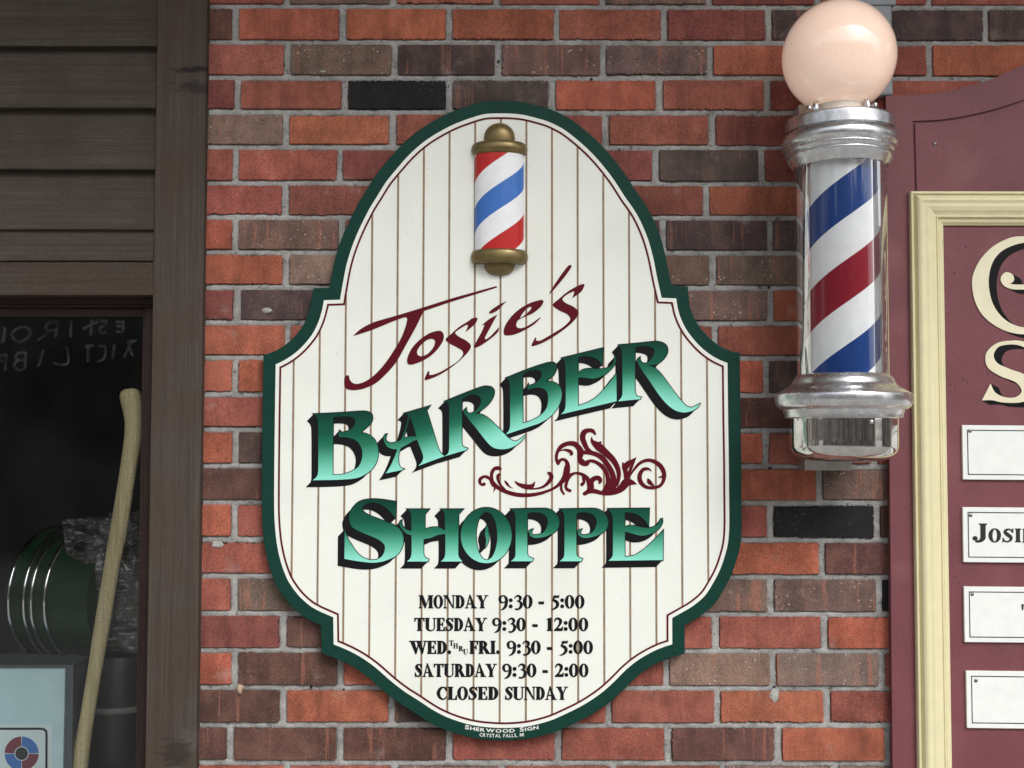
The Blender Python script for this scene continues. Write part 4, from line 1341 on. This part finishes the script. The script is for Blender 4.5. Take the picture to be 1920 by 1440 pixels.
# small screws of the board
for (x, y) in ((1753, 270),):
    bm = bmesh.new(); dome(bm, at(x, y, DB1), 0.004, 0.0022)
    obj('screw', bm, M_scr, db, smooth=True)
for (x, y) in ((1811, 463), (1789.5, 512), (1806, 712), (1852, 700)):
    bm = bmesh.new(); dome(bm, at(x, y, DB1), 0.0014, 0.0006)
    obj('nail_head', bm, M_hole, db, smooth=True)

# ------------------------------------------------------------------ timber wall with the shop window
ww = thing('timber_wall', 'dark weathered clapboard wall with a shop window in it', 'wall', at(100, 1640, 0))
XL = at(-900, 700, 0).x
M_clap = wood('weathered_clapboard', lin(54, 48, 42), lin(84, 76, 67), 'X', stain=lin(58, 50, 43))
kx_, kz_ = at(362, 152, 0.02).x, at(362, 152, 0.02).z
M_post = wood('weathered_corner_board', lin(56, 50, 46), lin(84, 75, 68), 'Z', stain=lin(70, 56, 46), marks=(
    (kx_ + 0.012, kz_ + 0.022, 0.05, 0.007, (0.012, 0.010, 0.010, 1), 0.9), (kx_ + 0.006, kz_ - 0.012, 0.06, 0.014, (0.02, 0.017, 0.016, 1), 0.7),
    (at(352, 1392, .02).x, at(352, 1392, .02).z, 0.03, 0.022, (0.10, 0.085, 0.075, 1), 0.6), (at(330, 1410, .02).x, at(330, 1410, .02).z, 0.03, 0.03, (0.02, 0.016, 0.014, 1), 0.7)))
M_head = wood('weathered_header_board', lin(54, 46, 41), lin(80, 70, 61), 'X', stain=lin(68, 55, 46))
M_sash = wood('dark_stained_sash', lin(40, 30, 28), lin(58, 44, 41), 'X')
# clapboards: bottoms at these rows
LINES = [-140, -24, 93, 208, 322, 434, 492]
bm = bmesh.new()
xr = at(284, 720, 0.0195).x - 0.0008
for i in range(len(LINES) - 1):
    zt = at(150, LINES[i], 0).z; zb = at(150, LINES[i + 1], 0).z
    full = 0.115
    yb = -0.021; yt = -0.021 + 0.019 * min(1, (zt - zb) / full)
    n = 40
    # wedge board: thick at the bottom edge
    prev = None
    for k in range(n + 1):
        x = XL + (xr - XL) * k / n
        w = 0.0008 * noise.noise(Vector((x * 9, i * 3.3, 0)))
        ring = [bm.verts.new((x, yt, zt + 0.012)), bm.verts.new((x, yb, zb + 0.0015 + w)), bm.verts.new((x, yb + 0.001, zb + w)), bm.verts.new((x, yb + 0.0045, zb + w)), bm.verts.new((x, yb + 0.006, zb + 0.014 + w)), bm.verts.new((x, 0.004, zb + 0.014 + w))]
        if prev:
            for q in range(5):
                bm.faces.new((prev[q], ring[q], ring[q + 1], prev[q + 1]))
        prev = ring
bmesh.ops.recalc_face_normals(bm, faces=bm.faces[:])
box(bm, XL, xr + 0.05, 0.006, 0.03, at(150, 492, 0).z, at(150, -140, 0).z)
box(bm, XL, xr + 0.05, 0.0065, 0.031, at(150, -140, 0).z + 0.02, 3.8)
obj('clapboards', bm, M_clap, ww)
# corner board
bm = bmesh.new()
pa = at(286, 0, 0.0195); pb = at(383, 0, 0.0195); pc = at(371.5, 1440, 0.0195)
xl_, xr_ = at(284, 720, 0.0195).x, at(378, 720, 0.0195).x
box(bm, xl_, xr_, -0.0195, 0.05, 0.3, 3.8)
obj('corner_board', bm, M_post, ww, bevel=0.0012)
bm = bmesh.new()
pxbox(bm, -900, 490.5, 287, 551.5, 0.0165, -0.05)
# keep the header just short of the corner board
for v in bm.verts:
    if v.co.x > xl_ - 0.02: v.co.x = xl_ - 0.0006
obj('header_board', bm, M_head, ww, bevel=0.001)
# window: sash set back in the opening
win = obj('window', bmesh.new(), M_sash, ww)
bmw = bmesh.new()
zt = at(100, 552, 0.0).z
z_sash_top = at(100, 575, -0.03).z; z_gl_top = at(100, 594, -0.034).z
x_gl = at(262.5, 1000, -0.034).x
zb_ = at(100, 1640, 0).z
box(bmw, XL, xl_ - 0.0005, 0.012, 0.07, z_sash_top + 0.004, zt + 0.001)              # head of the frame, deep in the shade
box(bmw, XL, xl_ - 0.0005, 0.022, 0.06, z_sash_top + 0.004 - 0.006, z_sash_top + 0.0035)
bmw.normal_update(); bmw.to_mesh(win.data); bmw.free()
bm = bmesh.new()
box(bm, XL, x_gl, 0.030, 0.052, z_gl_top, z_sash_top - 0.003)                          # top rail
box(bm, x_gl, xl_ - 0.0005, 0.030, 0.052, zb_, z_sash_top - 0.003)                      # right stile
box(bm, x_gl + 0.009, xl_ - 0.0004, 0.020, 0.0299, zb_, z_sash_top - 0.004)             # stop bead
obj('sash', bm, M_sash, win, bevel=0.001)
M_pane = glassy('window_glass', (0.93, 0.95, 0.94, 1), 0.0, 1.5, 1.0)
bm = bmesh.new()
bm.faces.new([bm.verts.new(p) for p in ((XL, 0.040, zb_), (x_gl + 0.004, 0.040, zb_), (x_gl + 0.004, 0.040, z_gl_top + 0.004), (XL, 0.040, z_gl_top + 0.004))])
obj('glass_pane', bm, M_pane, win)
# dark shop interior
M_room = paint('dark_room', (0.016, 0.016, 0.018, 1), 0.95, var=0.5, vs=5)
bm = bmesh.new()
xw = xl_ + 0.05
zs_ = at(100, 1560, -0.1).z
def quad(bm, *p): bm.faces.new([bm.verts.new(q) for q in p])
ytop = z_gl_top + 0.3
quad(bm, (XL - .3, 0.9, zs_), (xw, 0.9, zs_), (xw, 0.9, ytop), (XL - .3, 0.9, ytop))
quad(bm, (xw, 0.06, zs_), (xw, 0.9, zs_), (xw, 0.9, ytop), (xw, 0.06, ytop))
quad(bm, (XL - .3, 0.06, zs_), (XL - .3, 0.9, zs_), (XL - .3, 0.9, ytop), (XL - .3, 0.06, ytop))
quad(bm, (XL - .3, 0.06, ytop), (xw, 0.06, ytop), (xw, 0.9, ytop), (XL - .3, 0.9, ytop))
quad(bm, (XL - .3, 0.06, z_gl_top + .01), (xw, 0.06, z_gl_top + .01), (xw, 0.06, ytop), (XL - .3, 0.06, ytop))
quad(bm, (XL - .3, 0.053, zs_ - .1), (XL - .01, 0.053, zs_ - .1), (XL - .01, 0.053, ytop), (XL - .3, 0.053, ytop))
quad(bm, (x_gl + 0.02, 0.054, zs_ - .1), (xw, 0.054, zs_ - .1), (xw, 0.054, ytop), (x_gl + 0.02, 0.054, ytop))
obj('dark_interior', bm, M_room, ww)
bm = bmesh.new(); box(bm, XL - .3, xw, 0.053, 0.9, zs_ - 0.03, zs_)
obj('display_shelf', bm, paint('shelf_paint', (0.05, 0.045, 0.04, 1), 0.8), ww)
bm = bmesh.new(); box(bm, XL, xl_ - 0.001, -0.012, 0.06, 0.3, zb_)
obj('sill_board', bm, M_head, ww)

# reflected lettering, painted as soft faint strokes just behind the glass
m = N('painted_letter_reflection')
m.t.nodes.remove(m.p)
df = m.n('ShaderNodeBsdfDiffuse'); df.inputs[0].default_value = (0.28, 0.29, 0.27, 1)
trn = m.n('ShaderNodeBsdfTransparent')
mx = m.n('ShaderNodeMixShader')
m.l(m.rng(m.noise(m.coord(), 60, 4, 0.7), 0.35, 0.65, 0.05, 0.32), mx.inputs[0])
m.l(trn.outputs[0], mx.inputs[1]); m.l(df.outputs[0], mx.inputs[2]); m.l(mx.outputs[0], m.out.inputs[0])
WL = [  # zoom 6.4 of (0,540)
 [(20, 470), (60, 500), (45, 660)], [(60, 480), (20, 670)],
 [(250, 470), (330, 480), (370, 540), (300, 620), (210, 640), (140, 570), (170, 510), (250, 470)],
 [(700, 400), (660, 590)], [(700, 400), (600, 410), (550, 460), (590, 510), (680, 500)], [(620, 510), (450, 630)],
 [(850, 390), (850, 590)],
 [(1100, 380), (1090, 570)], [(990, 490), (1180, 400)],
 [(1200, 400), (1270, 400), (1260, 450), (1200, 480), (1220, 540), (1280, 530)],
 [(1480, 390), (1470, 520), (1390, 520)], [(1480, 400), (1380, 410)], [(1470, 455), (1400, 460)],
 [(80, 790), (60, 990)], [(80, 800), (0, 820), (0, 880), (70, 880)],
 [(310, 770), (290, 970), (200, 970), (170, 920), (220, 870), (300, 870)], [(310, 775), (220, 780), (190, 830), (220, 870)],
 [(520, 740), (460, 945)],
 [(800, 700), (810, 905), (640, 905)],
 [(1060, 700), (1050, 890)], [(1020, 700), (1130, 690)],
 [(1180, 700), (1250, 700), (1270, 760), (1240, 850), (1170, 880)],
 [(1370, 680), (1350, 850)],
 [(1530, 640), (1590, 820)], [(1590, 640), (1540, 720), (1490, 830)], [(1530, 640), (1640, 630)]]
bm = bmesh.new()
for i, s in enumerate(WL):
    stroke(bm, [(x, y, 34) for x, y in s], -0.0415 + 1e-5 * i, 6.4, (0, 540), caps=False)
obj('reflected_lettering', bm, m.m, win, label='faint mirror reversed lettering, a reflection painted behind the glass')

# --- things in the window
M_handle = wood('pale_ash_handle', lin(204, 188, 142), lin(230, 216, 176), 'Z', rough=0.5, scale=0.5)
HD = -0.10
LH = [(222.5, 734), (225, 748), (230, 768), (234, 790), (233, 820), (225, 880), (212, 960), (200, 1030), (190, 1095), (177, 1170), (166, 1245), (154, 1320), (140, 1400), (128, 1460), (114, 1530), (108, 1556)]
RH = [(263, 728), (266, 748), (267, 770), (268, 800), (265, 830), (256, 880), (246, 950), (236, 1010), (225, 1060), (217, 1110), (207, 1170), (195, 1235), (185, 1295), (173, 1370), (163, 1450), (152, 1535), (148, 1556)]
bm = bmesh.new()
cen, rad = [], []
def ylook(tb, y):
    for a, b in zip(tb, tb[1:]):
        if y <= b[1]: return a[0] + (b[0] - a[0]) * (y - a[1]) / (b[1] - a[1])
    return tb[-1][0]
ys = [729, 732, 737, 745] + list(range(755, 1557, 12))
for y in ys:
    a = ylook(LH, max(y, 734)); b = ylook(RH, y)
    k = {729: 0.45, 732: 0.78, 737: 0.93}.get(y, 1.0)
    p = at((a + b) / 2, y, HD)
    cen.append(p); rad.append((b - a) / 2 * 0.985 * k * (2.2 - HD) / F)
tube(bm, cen, rad, 20, 0.72)
hd = obj('tool_handle', bm, M_handle, None, smooth=True)
hd['label'] = 'pale curved wooden tool handle leaning inside the window'; hd['category'] = 'tool handle'

# blue-white box with a round emblem
bx = thing('storage_box', 'pale blue box with a round emblem in the window corner', 'box', at(60, 1556, -0.09))
M_bb = paint('pale_blue_plastic', lin(214, 244, 250), 0.5, var=0.05, vs=20)
M_bg = paint('box_side_grey', lin(96, 104, 110), 0.6, var=0.1)
BD = -0.075
bm = bmesh.new()
a = at(-260, 1556, BD); b = at(122, 1254, BD)
box(bm, a.x, b.x, 0.075, 0.20, zs_ + 0.0005, b.z)
bo = obj('box_body', bm, M_bb, bx, bevel=0.002)
bm = bmesh.new()
a2 = at(-260, 1254, BD - 0.006); b2 = at(137, 1249, BD - 0.006)
box(bm, a.x, b.x + 0.014, 0.081, 0.20, b.z - 0.005, b.z + 0.006)
box(bm, b.x + 0.0003, b.x + 0.014, 0.081, 0.20, zs_ + 0.0005, b.z - 0.0052)
obj('grey_trim', bm, M_bg, bx)
M_stk = paint('sticker_white', lin(238, 252, 255), 0.45, var=0.03)
bm = bmesh.new(); quad2d(bm, [(-200, 1361), (97, 1358), (99, 1560), (-200, 1560)], BD + 0.0008)
stk = obj('sticker', bm, M_stk, bx, label='white sticker with black rounded border')
bm = bmesh.new()
e_ = [(-200, 1366.5, 4.2), (40, 1366.5, 4.2), (76, 1366.5, 4.2), (84, 1369, 4.2), (87, 1376, 4.2), (87, 1420, 4.2), (86.5, 1556, 4.2)]
stroke(bm, e_, BD + 0.0014)
obj('black_border', bm, paint('sticker_black', lin(30, 34, 40), 0.5), stk)
M_sr = paint('emblem_maroon', lin(140, 70, 84), 0.5, var=0.04); M_sb = paint('emblem_blue', lin(78, 130, 205), 0.5, var=0.04); M_sk = paint('emblem_dark', lin(56, 60, 66), 0.5)
cx, cy, r1, r0 = 40.5, 1413, 32, 13.5
for q, mt, nm in ((0, M_sr, 'emblem_quarter'), (1, M_sb, 'emblem_quarter'), (2, M_sr, 'emblem_quarter'), (3, M_sb, 'emblem_quarter')):
    a0 = 180 + 90 * q + 1.6; a1 = 270 + 90 * q - 1.6
    o_ = [(cx + r1 * math.cos(R(a0 + (a1 - a0) * i / 14)), cy + r1 * math.sin(R(a0 + (a1 - a0) * i / 14))) for i in range(15)]
    i_ = [(cx + r0 * math.cos(R(a1 - (a1 - a0) * i / 14)), cy + r0 * math.sin(R(a1 - (a1 - a0) * i / 14))) for i in range(15)]
    bm = bmesh.new(); face2d(bm, [o_ + i_], BD + 0.0014)
    obj(nm, bm, mt, stk)
bm = bmesh.new(); face2d(bm, [[(cx + 12 * math.cos(R(15 * i)), cy + 12 * math.sin(R(15 * i))) for i in range(24)]], BD + 0.0014)
obj('emblem_centre', bm, M_sk, stk)

# green drum with bright hoops lying on its side behind the box
dr = thing('hooped_drum', 'dark green drum with bright metal hoops behind the pale box', 'drum', at(90, 1400, -0.3))
M_gd = paint('dark_green_drum', (0.004, 0.034, 0.011, 1), 0.35, var=0.3, vs=30)
M_hoop = chrome('bright_hoop', (0.8, 0.82, 0.82, 1), 0.1, 0.05, 0.1, 0)
beta = R(-17)
axd = Vector((math.cos(beta), math.sin(beta), 0))
side = Vector((-axd.y, axd.x, 0))
rD = 0.135
DC = at(146, 1112, -0.26)
def ringpts(s, r, n=64):
    c = DC + axd * s
    return [c + side * (r * math.cos(2 * math.pi * i / n)) + Vector((0, 0, r * math.sin(2 * math.pi * i / n))) for i in range(n)]
bm = bmesh.new()
rs = [[bm.verts.new(p) for p in ringpts(s, rD - 0.004)] for s in (-0.062, 0.12)]
for i in range(64):
    bm.faces.new((rs[0][i], rs[0][(i + 1) % 64], rs[1][(i + 1) % 64], rs[1][i]))
bm.faces.new(rs[0]); bm.faces.new(rs[1])
bmesh.ops.recalc_face_normals(bm, faces=bm.faces[:])
obj('drum_body', bm, M_gd, dr)
for s in (-0.060, -0.024, -0.006, 0.025):
    pts = ringpts(s, rD)
    bm = bmesh.new()
    n = 64; rr = 0.0040
    ringv = []
    c = DC + axd * s
    for p in pts:
        out = (p - c).normalized()
        ringv.append([bm.verts.new(p + out * (rr * math.cos(k * math.pi / 4)) + axd * (rr * math.sin(k * math.pi / 4))) for k in range(8)])
    for i in range(n):
        for k in range(8):
            bm.faces.new((ringv[i][k], ringv[i][(k + 1) % 8], ringv[(i + 1) % n][(k + 1) % 8], ringv[(i + 1) % n][k]))
    bmesh.ops.recalc_face_normals(bm, faces=bm.faces[:])
    obj('hoop', bm, M_hoop, dr, smooth=True)

# crumpled clear bag with dark contents, standing in a dark bin
m = N('crumpled_plastic')
a = m.noise(m.coord((6, 6, 13)), 2.2, 6, 0.65, 1.6)
c = m.mix(m.rng(a, 0.36, 0.66, 0, 1), (0.012, 0.010, 0.009, 1), (0.075, 0.066, 0.063, 1))
c = m.mix(m.rng(m.noise(m.coord((9, 7, 24)), 2.6, 5, 0.7, 2.2), 0.56, 0.62, 0, 0.85), c, (0.34, 0.34, 0.36, 1))  # pale streaks put the shine of the wrinkles into the colour
m.base(c); m.set(Roughness=0.22, Specular_IOR_Level=0.7, Coat_Weight=0.5)
m.bump(a, 0.9, 0.01)
M_bag = m.m
BGd = -0.17
OUTB = path("115,974! 160,968 205,962 285,950! 300,1100 300,1215 280,1235 250,1226 215,1222 180,1216 152,1204 142,1178 134,1130 128,1080 121,1020", 5)
bm = bmesh.new()
xs_ = [p[0] for p in OUTB]; ys_ = [p[1] for p in OUTB]
def inside(x, y, poly):
    c = False
    for i in range(len(poly)):
        a, b = poly[i - 1], poly[i]
        if (a[1] > y) != (b[1] > y) and x < (b[0] - a[0]) * (y - a[1]) / (b[1] - a[1]) + a[0]: c = not c
    return c
def span(y):
    xx = []
    for i in range(len(OUTB)):
        a, b = OUTB[i - 1], OUTB[i]
        if (a[1] > y) != (b[1] > y): xx.append((b[0] - a[0]) * (y - a[1]) / (b[1] - a[1]) + a[0])
    return (min(xx), max(xx)) if len(xx) > 1 else None
nr, nc = 90, 70
rowsF, rowsB = [], []
for j in range(nr + 1):
    y = min(ys_) + 0.6 + (max(ys_) - min(ys_) - 1.2) * j / nr
    sp_ = span(y)
    if not sp_: continue
    rf, rb = [], []
    for i in range(nc + 1):
        u = i / nc
        x = sp_[0] + (sp_[1] - sp_[0]) * u
        v = j / nr
        puff = (max(0.0, math.sin(math.pi * u)) ** 0.5) * (max(0.02, math.sin(math.pi * min(1, v * 0.9 + 0.08))) ** 0.6) * 0.045
        p = at(x, y, BGd)
        w = 0.012 * (noise.turbulence(Vector((p.x * 14 + 3, p.z * 14, 1)), 4, False) - 0.5) + 0.006 * noise.ridged_multi_fractal(Vector((p.x * 22, p.z * 30 + p.x * 20, 2)), 1.0, 2.0, 3, 1.0, 2.0) * 0.4
        rf.append(bm.verts.new((p.x, p.y - puff - w * (puff / 0.045), p.z)))
        rb.append(bm.verts.new((p.x, p.y + puff + 0.001, p.z)))
    rowsF.append(rf); rowsB.append(rb)
for rows_ in (rowsF, rowsB):
    for a, b in zip(rows_, rows_[1:]):
        for i in range(nc):
            bm.faces.new((a[i], a[i + 1], b[i + 1], b[i]))
bmesh.ops.remove_doubles(bm, verts=bm.verts[:], dist=0.0005)
bmesh.ops.recalc_face_normals(bm, faces=bm.faces[:])
o = obj('plastic_bag', bm, M_bag, None, smooth=True)
o['label'] = 'crumpled dark plastic bag behind the wooden handle'; o['category'] = 'bag'

bn = thing('storage_bin', 'dark grey bin with a pale rim under the plastic bag', 'bin', at(220, 1556, -0.24))
M_bin = paint('dark_bin', (0.012, 0.014, 0.017, 1), 0.4, var=0.2)
M_rim = paint('pale_bin_band', (0.20, 0.18, 0.17, 1), 0.35, var=0.3, vs=60)
bc_ = at(222, 1400, -0.24)
bm = bmesh.new()
zt_ = at(222, 1222, -0.24).z
pr = [(0.078, zt_), (0.080, zt_ - 0.004), (0.076, (zt_ + zs_) / 2), (0.070, zs_ + 0.0005), (0.001, zs_ + 0.0005)]
lathe(bm, bc_.x, bc_.y, pr, 48)
lathe(bm, bc_.x, bc_.y, [(0.078, zt_), (0.072, zt_ - 0.02), (0.001, zt_ - 0.03)], 48)
bmesh.ops.recalc_face_normals(bm, faces=bm.faces[:])
obj('bin_body', bm, M_bin, bn, smooth=True)
bm = bmesh.new()
zr = at(222, 1318, -0.24).z
lathe(bm, bc_.x, bc_.y, [(0.0765, zr - 0.007), (0.0795, zr - 0.006), (0.0795, zr + 0.005), (0.0775, zr + 0.006)], 48)
obj('pale_band', bm, M_rim, bn, smooth=True)
# thin metal rod beside the handle
bm = bmesh.new()
tube(bm, [at(152.5, 1240, -0.16), at(149, 1300, -0.16), at(144, 1400, -0.16), at(136, 1556, -0.16)], [0.0022, 0.0028, 0.0028, 0.0028], 8)
o = obj('metal_rod', bm, M_hoop, None, smooth=True)
o['label'] = 'thin grey metal rod between the pale box and the wooden handle'; o['category'] = 'rod'
